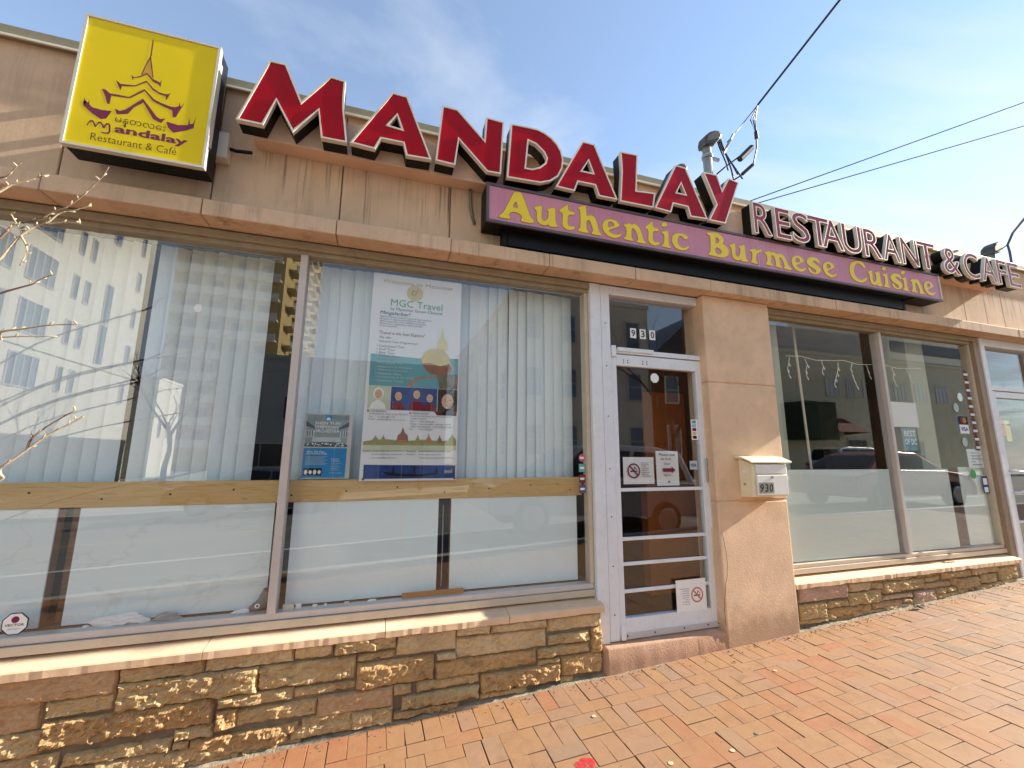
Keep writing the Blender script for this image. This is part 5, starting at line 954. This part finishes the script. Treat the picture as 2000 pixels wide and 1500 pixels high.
# ---------------------------------------------------------------- street tree whose twigs reach in from the left
M_bark = mat('pale_bark', C(178, 164, 138), .8, .25, .3, 60, .5, 160, dirt=.5); M_bark2 = mat('dark_bark', C(92, 74, 58), .9, .2, .25, 10, .7, 60)
tr = thing('bare_street_tree', 'bare pale street tree whose twigs reach in at the left edge', 'tree', loc=(-3.3, 1.35, gz(-3.3)))
L0 = Vector((-3.3, 1.35, gz(-3.3)))
def rel(l): return [Vector(p)-L0 for p in l]
MB().tube(rel([(-3.3, 1.35, -.2), (-3.28, 1.36, .6), (-3.32, 1.40, 1.4), (-3.30, 1.45, 2.4), (-3.36, 1.5, 3.6), (-3.3, 1.55, 4.8), (-3.4, 1.6, 6.0)]), [.075, .065, .055, .045, .035, .022, .008], 10).ob('trunk', M_bark2, tr, smooth=True)
def smooth_pts(p):
    p = [Vector(q) for q in p]
    out = []
    for i in range(len(p)-1):
        a, b_, c, d = p[max(i-1, 0)], p[i], p[i+1], p[min(i+2, len(p)-1)]
        for k in range(4):
            t_ = k/4; out.append(.5*((2*b_)+(c-a)*t_+(2*a-5*b_+4*c-d)*t_*t_+(3*b_-a-3*c+d)*t_**3))
    return out+[p[-1]]
LONG = {0, 4, 5, 6, 7, 8, 9, 10}; r = random.Random(2)
for i, pl_ in enumerate(BRANCH):
    p = [Vector(q) for q in pl_]
    if i in LONG: zb_ = p[0].z-.45; p = [Vector((-3.31, 1.44, max(.5, zb_-.25))), (Vector((-3.31, 1.44, zb_))+p[0])*.5]+p
    q = smooth_pts(p); n = len(q); ra = .0068 if i in LONG else .0038; rb = .0022
    rad = [ra+(rb-ra)*min(1, (k/(n-1))*1.15) for k in range(n)]
    o = MB().tube([v_-L0 for v_ in q], rad, 7).ob('branch', M_bark if i not in (4, 6, 7, 11) else mat('twig_bark', C(118, 96, 80), .8, .25, .3, 60, .3, 200), tr, smooth=True)
    b = MB()
    for k in range(n//3, n, 2):
        if r.random() < .75:
            d = Vector((r.uniform(-.4, 1), r.uniform(-.6, .6), r.uniform(.2, 1))).normalized(); s0 = q[k]-L0; b.tube([s0, s0+d*.010, s0+d*.018], [.0028, .0034, .001], 6)
    if b.v: b.ob('bud', M_bark, o)
for k in range(26):                                            # crown out of the picture, above and to the left
    a = r.uniform(0, 6.28); z0 = r.uniform(2.6, 5.6); l_ = r.uniform(.5, 1.1); d = Vector((math.cos(a) if math.cos(a) < .2 else -.5, math.sin(a), 1.0)); s0 = Vector((-3.32, 1.5, z0))-L0
    MB().tube([s0, s0+d*l_*.4, s0+d*l_*.75+Vector((0, 0, .12)), s0+d*l_+Vector((0, 0, .2))], [.013, .009, .006, .002], 6).ob('branch', M_bark2, tr)
# ---------------------------------------------------------------- far side of the street, seen in the glass
M_cream_b = mat('cream_facade', C(214, 210, 196), .85, .2, .05, .6, .3, 30); M_greyb = mat('grey_facade', C(172, 172, 168), .85, .2, .08, .4); M_beige = mat('beige_facade', C(222, 214, 186), .85, .2, .08, .4)
M_pbrick = mat('pale_brick', C(214, 200, 184), .85, .2, .1, 1); M_rbrick = mat('red_brick', C(112, 62, 48), .85, .2, .15, 2); M_wht_b = mat('white_facade', C(232, 228, 214), .8, .2, .05, .5); M_ochre_b = mat('ochre_facade', C(196, 172, 120), .85, .2, .06, .5)
t = NT('far_window_glass'); t.set(.06, .6); t.base(C(84, 106, 128)); M_fwin = t.m
M_fdark = mat('far_window_dark', C(40, 44, 50), .15, .5, .1)
WM = {}
def win(parent, pos, w_, h_, axis, frame=M_frame2, glass=None, bars=(1, 1)):
    """a window set in a wall; axis x: wall faces +y, axis y: wall faces +x"""
    key = (round(w_, 2), round(h_, 2), bars, frame.name, (glass or M_fwin).name)
    if key not in WM:
        f = .07; b = MB().prism(rect(-w_/2, -h_/2, w_/2, h_/2), -.06, .06, [rect(-w_/2+f, -h_/2+f, w_/2-f, h_/2-f)])
        for k in range(1, bars[0]): x = -w_/2+w_*k/bars[0]; b.box(x-.025, -.05, -h_/2+f, x+.025, .05, h_/2-f)
        for k in range(1, bars[1]): z = -h_/2+h_*k/bars[1]; b.box(-w_/2+f, -.045, z-.025, w_/2-f, .045, z+.025)
        fm = b.mesh('window'); fm.materials.append(frame); pm = MB().box(-w_/2+f, -.01, -h_/2+f, w_/2-f, .01, h_/2-f).mesh('pane'); pm.materials.append(glass or M_fwin); WM[key] = (fm, pm)
    fm, pm = WM[key]
    o = bpy.data.objects.new('window', fm); col.objects.link(o); o.parent = parent; o.location = pos; o.rotation_euler = (0, 0, 0 if axis == 'x' else math.pi/2)
    q = bpy.data.objects.new('pane', pm); col.objects.link(q); q.parent = o
def bld(name, label, m, x0, y0, x1, y1, h, cat='building', par=.5):
    z0 = min(gz(x0), gz(x1))-.25; t_ = thing(name, label, cat, loc=(x0, y1, z0)); w_, d_ = x1-x0, y1-y0
    MB().box(0, -d_, 0, w_, 0, h-z0).ob('wall', m, t_); MB().box(-.08, -d_-.08, h-z0+.002, w_+.08, .08, h-z0+.25).ob('parapet', m, t_)
    return t_, z0
# cream block down the side street, left pane
S_ = 1.2
def ky(y): return 5.86-(5.86-y)*S_
def kz(z): return 1.546+(z-1.546)*S_
yN, yF = ky(-15.2), ky(-28.7)
t_, z0 = bld('apartment_block', 'sunlit cream apartment block reflected in the left pane', M_cream_b, -19.2-14, yF, -19.2, yN, 27)
for k in range(8):
    zc = kz(5.3+2.52*k)-z0; y_ = lambda y: ky(y)-yN
    win(t_, (33.2-19.2+.02-0, 0, 0) if False else (14.02, y_(-19.2), zc), 2.2, 1.9, 'y', bars=(4, 1)); win(t_, (14.02, y_(-16.6), zc), 2.2, 1.9, 'y', bars=(4, 1))
    for c in (-21.55, -22.5, -27.2): win(t_, (14.02, y_(c), zc), .55, 1.6, 'y')
    if k not in (0, 3): win(t_, (14.02, y_(-24.4), zc), .85, 2.9, 'y')
MB().box(13.99, -(yN-yF), kz(6.4)-z0, 14.12, 0, kz(6.6)-z0).ob('string_course', M_cream_b, t_)
t_, z0 = bld('corner_house', 'small sunlit white building reflected low between the blinds', M_wht_b, -27, -47.5, -20.5, -42.5, 8.6)
for dy in (-1.2, -3.0): win(t_, (6.52, dy, 4.6), .6, 1.7, 'y')
t_, z0 = bld('balcony_tower', 'grey tower with stacked balconies reflected beside the mullion', M_ochre_b, -28, -92, -14.5, -60, 46)
for k in range(14):
    z = 3+3.0*k
    MB().box(.4, .05, z, 13.2, 1.1, z+.18).box(.4, 1.04, z+.18, 13.2, 1.1, z+1.0).ob('balcony', M_wht_b, t_)
    for x in (2.2, 5.2, 8.2, 11.2): win(t_, (x, .02, z+1.5), 1.6, 1.9, 'x', glass=M_fdark)
    for j in range(5): MB().box(13.52, -3.2-5.5*j-2.2, z, 14.7, -3.2-5.5*j+1.2, z+.2).box(14.62, -3.2-5.5*j-2.2, z+.2, 14.7, -3.2-5.5*j+1.2, z+1.0).ob('balcony', M_headfr, t_)
t_, z0 = bld('low_shop', 'low grey flat-roofed shop reflected behind the travel banner', M_greyb, -9, -36, 4.2, -22, 7.2)
for k in range(5): win(t_, (1.6+2.5*k, .02, 4.9), 1.3, 1.5, 'x', glass=M_fdark)
for k in range(3): win(t_, (2.5+4*k, .02, 1.7), 2.8, 2.2, 'x', bars=(2, 1), glass=M_fdark)
t_, z0 = bld('brick_block', 'pale brick block reflected right of the banner', M_pbrick, 6.4, -32, 14.6, -14.2, 10.0)
for k in range(3):
    for j in range(4): win(t_, (1.1+2.0*j, .02, 2.3+3.0*k), .95, 1.6, 'x', bars=(1, 2))
    for j in range(6): win(t_, (-.02, -1.6-2.8*j, 2.3+3.0*k), .95, 1.6, 'y', bars=(1, 2))
t_, z0 = bld('gabled_house', 'dark red brick house with a gable reflected in the entrance door', M_rbrick, 15.4, -24, 22.6, -15.5, 7.0)
b = MB(); b.v = [(-.3, .3, 7.2-z0), (7.5, .3, 7.2-z0), (3.6, .3, 10.6-z0), (-.3, -8.8, 7.2-z0), (7.5, -8.8, 7.2-z0), (3.6, -8.8, 10.6-z0)]; b.f = [(0, 1, 2), (3, 5, 4), (0, 2, 5, 3), (1, 4, 5, 2), (0, 3, 4, 1)]; b.ob('roof', M_fdark, t_)
for x, z in ((1.6, 5.4), (5.4, 5.4), (1.6, 2.4), (5.4, 2.4)): win(t_, (x, .02, z), 1.0, 1.7, 'x', bars=(1, 2), frame=M_wht_b)
t_, z0 = bld('workshop', 'two-storey beige workshop with grid windows reflected in the right window', M_beige, 24.0, -30, 44, -14.2, 8.3)
for x, w_ in ((28.9, 1.25), (30.6, .75), (32.45, 1.3), (34.3, 1.0), (35.6, 1.2), (37.9, 1.3), (40.2, 1.3)): win(t_, (x-24, .02, 6.2-z0), w_, 1.3, 'x', bars=(3, 3), glass=mat('bright_panes', C(214, 220, 220), .2, .5, .1))
MB().box(.2, .0, 2.4, 2.9, 1.5, 4.7).ob('green_annex', mat('dark_green', C(66, 78, 60), .8, .2, .1), t_); b = MB(); b.v = [(2.9, 0, 3.9), (5.6, 0, 3.9), (5.6, 1.6, 2.9), (2.9, 1.6, 2.9), (2.9, 0, 2.8), (5.6, 0, 2.8)]; b.f = [(0, 1, 2, 3), (0, 3, 4), (1, 5, 2)]; b.ob('awning', M_rbrick, t_)
for x in (6.6, 9.4, 12.4): win(t_, (x, .02, 1.6), 1.9, 1.9, 'x', bars=(3, 2), glass=M_fdark)
t_, z0 = bld('office_slab', 'stepped grey office slab reflected at the top of the right window', M_greyb, 46, -70, 76, -40, 17); MB().box(6, -29, 17.3-z0, 30, -1, 21.5-z0).ob('upper_storey', M_greyb, t_)
for k in range(4): MB().box(.5, .02, 3+4*k, 29.5, .10, 4.6+4*k).ob('window_band', M_fdark, t_)
t_, z0 = bld('banded_tower', 'tower with white balcony bands reflected at the right end of the right window', M_wht_b, 84, -60, 104, -42, 40)
for k in range(11): MB().box(.3, .02, 2.2+3.4*k, 19.7, .14, 4.2+3.4*k).ob('window_band', M_fdark, t_)
# ---------------------------------------------------------------- parked cars
M_tyre = mat('tyre', C(30, 30, 32), .85, .3, .1); M_rim = mat('rim', C(170, 172, 176), .3, .5, .05, metal=.8); M_cglass = mat('car_glass', C(26, 32, 36), .05, .6, 0); M_lamp = mat('lamp_glass', C(226, 228, 230), .1, .6, 0); M_tail = mat('tail_lamp', C(150, 20, 22), .2, .5, 0)
def paint(name, c):
    m = mat(name, c, .28, .5, .03, 2, metal=.15); m.node_tree.nodes['Principled BSDF'].inputs['Coat Weight'].default_value = .8; return m
CARP = {'sedan': ([(-2.3, .32), (-2.34, .62), (-2.25, .84), (-1.75, .95), (-.95, .98), (1.05, .95), (1.75, .86), (2.2, .70), (2.3, .50), (2.26, .30)], [(-1.78, .95), (-1.05, 1.36), (-.35, 1.45), (.35, 1.42), (1.12, .96)]),
        'suv': ([(-2.25, .38), (-2.3, .75), (-2.22, 1.02), (-1.2, 1.06), (1.0, 1.04), (1.85, .98), (2.2, .82), (2.27, .55), (2.2, .36)], [(-2.15, 1.03), (-1.95, 1.62), (-1.4, 1.74), (.1, 1.72), (.45, 1.66), (1.1, 1.04)])}
def car(kind, m, x, y, rz, label, name):
    t_ = thing(name, label, 'car', 'cars parked along the street', loc=(x, y, gz(x)-.131)); t_.rotation_euler = (0, -math.atan(.045) if abs(x) < 8 else 0, R(rz)); lo, hi = CARP[kind]; W = .90
    b = MB(); n = len(lo)
    secs = [(-W+.06, .94, .05), (-W, 1, 0), (W, 1, 0), (W-.06, .94, .05)]
    for yy, k, d in secs: b.v += [(p*k, yy, .32+(q-.32)*(1 if k == 1 else .92)+0*d) for p, q in lo]
    for j in range(3):
        for k in range(n): b.f.append((j*n+k, j*n+(k+1) % n, (j+1)*n+(k+1) % n, (j+1)*n+k))
    b.f += [tuple(range(n)), tuple(range(3*n, 4*n))]; b.ob('body', m, t_, bevel=.05, seg=3)
    b = MB(); n = len(hi); zm = max(q for _, q in hi); z_ = min(q for _, q in hi)
    for sgn in (-1, 1): b.v += [(p, sgn*(W-.05-.20*(q-z_)/(zm-z_)), q) for p, q in hi]
    b.f = [(k, k+1, n+k+1, n+k) for k in range(n-1)]+[tuple(range(n)), tuple(range(n, 2*n))]; b.ob('roof', m, t_, bevel=.03)
    def yy(q, e): return (W-.05-.20*(q-z_)/(zm-z_))+e
    xs = sorted(p for p, q in hi); xa, xb = xs[0], xs[-1]; zt = zm-.12; zb_ = z_+.06
    def topx(z, side):
        seg = [(hi[k], hi[k+1]) for k in range(n-1)]
        v_ = [a[0]+(c[0]-a[0])*(z-a[1])/(c[1]-a[1]) for a, c in seg if abs(c[1]-a[1]) > .05 and min(a[1], c[1]) <= z <= max(a[1], c[1])]
        return (min(v_)+.10) if side < 0 else (max(v_)-.10)
    for sgn in (-1, 1):
        for fa, fb in ((.03, .47), (.51, .97)):
            lx = lambda z, f_: topx(z, -1)+(topx(z, 1)-topx(z, -1))*f_
            b = MB().poly([(lx(zb_, fa), sgn*yy(zb_, .012), zb_), (lx(zb_, fb), sgn*yy(zb_, .012), zb_), (lx(zt, fb), sgn*yy(zt, .012), zt), (lx(zt, fa), sgn*yy(zt, .012), zt)]); b.ob('side_window', M_cglass, t_, raw=True)
    for side in (-1, 1):
        pa, pb = topx(zb_, side)+side*.125, topx(zt, side)+side*.125; b = MB().poly([(pa, -yy(zb_, -.10), zb_), (pa, yy(zb_, -.10), zb_), (pb, yy(zt, -.10), zt), (pb, -yy(zt, -.10), zt)]); b.ob('windscreen', M_cglass, t_, raw=True)
    for px in (-1.42, 1.40):
        for sgn in (-1, 1):
            q = MB().tube([(px, sgn*(W-.20), .33), (px, sgn*(W-.02), .33), (px, sgn*(W+.012), .33)], [.33, .33, .30], 22).ob('wheel', M_tyre, t_); MB().tube([(px, sgn*(W+.0125), .33), (px, sgn*(W+.03), .33)], [.22, .19], 16).ob('rim', M_rim, q)
    f0 = max(p for p, q in lo); r0_ = min(p for p, q in lo)
    for sgn in (-1, 1):
        zf = .70 if kind == 'sedan' else .82; box('headlight', M_lamp, t_, f0-.22, sgn*.62-.17, zf-.07, f0-.01, sgn*.62+.17, zf+.05, bevel=.03); box('tail_light', M_tail, t_, r0_-.015, sgn*.68-.14, zf-.02, r0_+.10, sgn*.68+.14, zf+.13, bevel=.02)
    return t_
car('suv', paint('silver_paint', C(176, 180, 184)), 4.1, -2.35, 180, 'silver car parked in front of the shop, reflected in the door', 'parked_car')
car('sedan', paint('red_paint', C(128, 22, 30)), 13.4, -2.4, 0, 'red saloon reflected above the frosted film of the right window', 'parked_car')
car('suv', paint('white_paint', C(224, 226, 226)), 23.0, -9.4, 0, 'white off-road car reflected behind the red saloon', 'parked_car')
car('suv', paint('black_paint', C(40, 42, 46)), 26.2, -2.3, 0, 'dark car reflected in the glass of the right-hand door', 'parked_car')
car('sedan', paint('grey_paint', C(110, 114, 118)), -3.4, -9.4, 180, 'grey saloon parked across the street left of the shop', 'parked_car')
# ---------------------------------------------------------------- bare trees and pole across the street
def bare_tree(x, y, h, seed, label):
    r = random.Random(seed); t_ = thing('bare_tree', label, 'tree', 'bare trees across the street', loc=(x, y, gz(x))); tk = MB(); cr_ = MB()
    def grow(p, d, l, ra, lv):
        pts = [p]; q = p.copy(); dd = d.copy()
        for k in range(3): dd = (dd+Vector((r.uniform(-.2, .2), r.uniform(-.2, .2), r.uniform(-.05, .15)))).normalized(); q = q+dd*l/3; pts.append(q.copy())
        (tk if lv == 0 else cr_).tube(pts, [ra, ra*.85, ra*.7, ra*.55], 6 if lv < 2 else 4, cap=False)
        if lv < 5:
            for k in range(3 if lv < 2 else r.choice((2, 3))): a = r.uniform(0, 6.28); s = r.uniform(.45, .8); grow(pts[-1] if k else pts[2], (dd+Vector((math.cos(a)*s, math.sin(a)*s, .1))).normalized(), l*r.uniform(.62, .8), ra*.55, lv+1)
    grow(Vector((0, 0, 0)), Vector((0, 0, 1)), h*.32, h*.018, 0); tk.ob('trunk', M_bark2, t_); cr_.ob('crown', M_bark2, t_)
bare_tree(14.3, -12.0, 9.5, 3, 'bare tree reflected over the red house in the door'); bare_tree(-13.0, -27.0, 10, 5, 'bare tree reflected in the dark gap beside the mullion'); bare_tree(1.8, -12.6, 6.5, 8, 'small bare tree across the street behind the banner reflection')
up_ = thing('utility_pole', 'wooden utility pole at the kerb reflected as a dark band in the right window', 'pole', loc=(11.6, -1.15, gz(11.6))); MB().tube([(0, 0, -.3), (0, 0, 5), (.03, 0, 10.5)], [.19, .17, .13], 14).ob('post', M_bark2, up_, smooth=True); MB().box(-.06, -1.2, 9.6, .06, 1.2, 9.75).ob('crossarm', M_bark2, up_)
for k, (yy_, zz_) in enumerate(((-1.1, 9.9), (.9, 9.9))):
    q = MB().tube(sag((11.6-70, -1.15+yy_, zz_-1.2), (11.6, -1.15+yy_, zz_+gz(11.6)), 12, .6)+sag((11.6, -1.15+yy_, zz_+gz(11.6)), (80, -1.15+yy_, zz_+.8), 12, .6)[1:], .007, 5).ob('street_wire', M_wire); tag(q, ('outer utility wire along the street on the road side of the pole', 'inner utility wire along the street on the shop side of the pole')[k], 'wire', 'utility wires along the street')
# ---------------------------------------------------------------- small marks and litter on the paving
t = NT('spray_red'); t.set(.7, .3); t.base(C(206, 44, 60)); M_spray = t.m
tr_ = t.n('ShaderNodeBsdfTransparent'); mx_ = t.n('ShaderNodeMixShader'); t.l(t.ramp(t.noise(60, 5, .7), [(.36, (0, 0, 0)), (.58, (.92,)*3)]), mx_.inputs[0]); t.l(tr_.outputs[0], mx_.inputs[1]); t.l(t.p.outputs[0], mx_.inputs[2]); t.l(mx_.outputs[0], t.o.inputs[0])
def spot(name, x, y, rx, ry, m, label, cat, h=.0025, seed=0):
    pts = []; n = 18
    for k in range(n): a = 2*math.pi*k/n; s = 1+.25*noise.noise(Vector((math.cos(a)*1.5, math.sin(a)*1.5, seed))); pts.append((x+rx*s*math.cos(a), y+ry*s*math.sin(a)))
    b = MB(); b.v = [(p, q, gz(p)+.0015) for p, q in pts]+[(x+(p-x)*.8, y+(q-y)*.8, gz(p)+.0015+h) for p, q in pts]; b.f = [(k, (k+1) % n, n+(k+1) % n, n+k) for k in range(n)]+[tuple(range(n, 2*n))]
    return tag(b.ob(name, m), label, cat)
x, y = (1.063, 2.130); spot('paint_mark', x, y, .055, .040, M_spray, 'red spray paint mark on the brick paving at the bottom edge', 'paint mark', .0006, 3)
for k, (x, y) in enumerate(((1.282, 2.444), (2.650, 2.435), (1.453, 1.985), (1.795, 1.949), (2.016, 2.004))):
    spot('chewing_gum', x, y, .014, .012, mat('old_gum', C(206, 180, 150), .8, .2, .1, 40) if k != 4 else mat('dark_gum', C(136, 124, 108), .8, .2, .1, 40), ('pale gum spot on the paving left of centre', 'long pale gum spot below the pillar', 'pale gum spot at the bottom edge', 'pale gum smear low right of centre', 'grey gum spot on a brown brick')[k], 'gum', .0006, k)
M_leaf = mat('dead_leaf', C(74, 44, 34), .7, .3, .3, 60)
for k, (x, y, l_) in enumerate(((2.569, 2.750, 'first dark leaf scrap in the group below the pillar'), (2.557, 2.704, 'second dark leaf scrap in the group below the pillar'), (2.487, 2.620, 'dark leaf scrap lowest in the group below the pillar'), (3.035, 2.764, 'dark leaf scrap by the fillet right of the pillar'), (4.757, 2.794, 'dried leaf bunch at the foot of the right stone base'))):
    b = MB(); z = gz(x)+.002; s = .013 if k < 4 else .04
    for j in range(1 if k < 4 else 5):
        a = j*1.3+k; cx, cy = x+.02*j*math.cos(a)*(k == 4), y-.012*j*(k == 4); i = len(b.v)
        b.v += [(cx-s*math.cos(a), cy-s*math.sin(a), z), (cx+s*.5*math.sin(a), cy-s*.5*math.cos(a), z+.006), (cx+s*math.cos(a), cy+s*math.sin(a), z+.003+.006*j), (cx-s*.5*math.sin(a), cy+s*.5*math.cos(a), z+.007)]; b.f += [(i, i+1, i+2), (i, i+2, i+3)]
    tag(b.ob('dead_leaf', M_leaf, raw=True), l_, 'leaf')
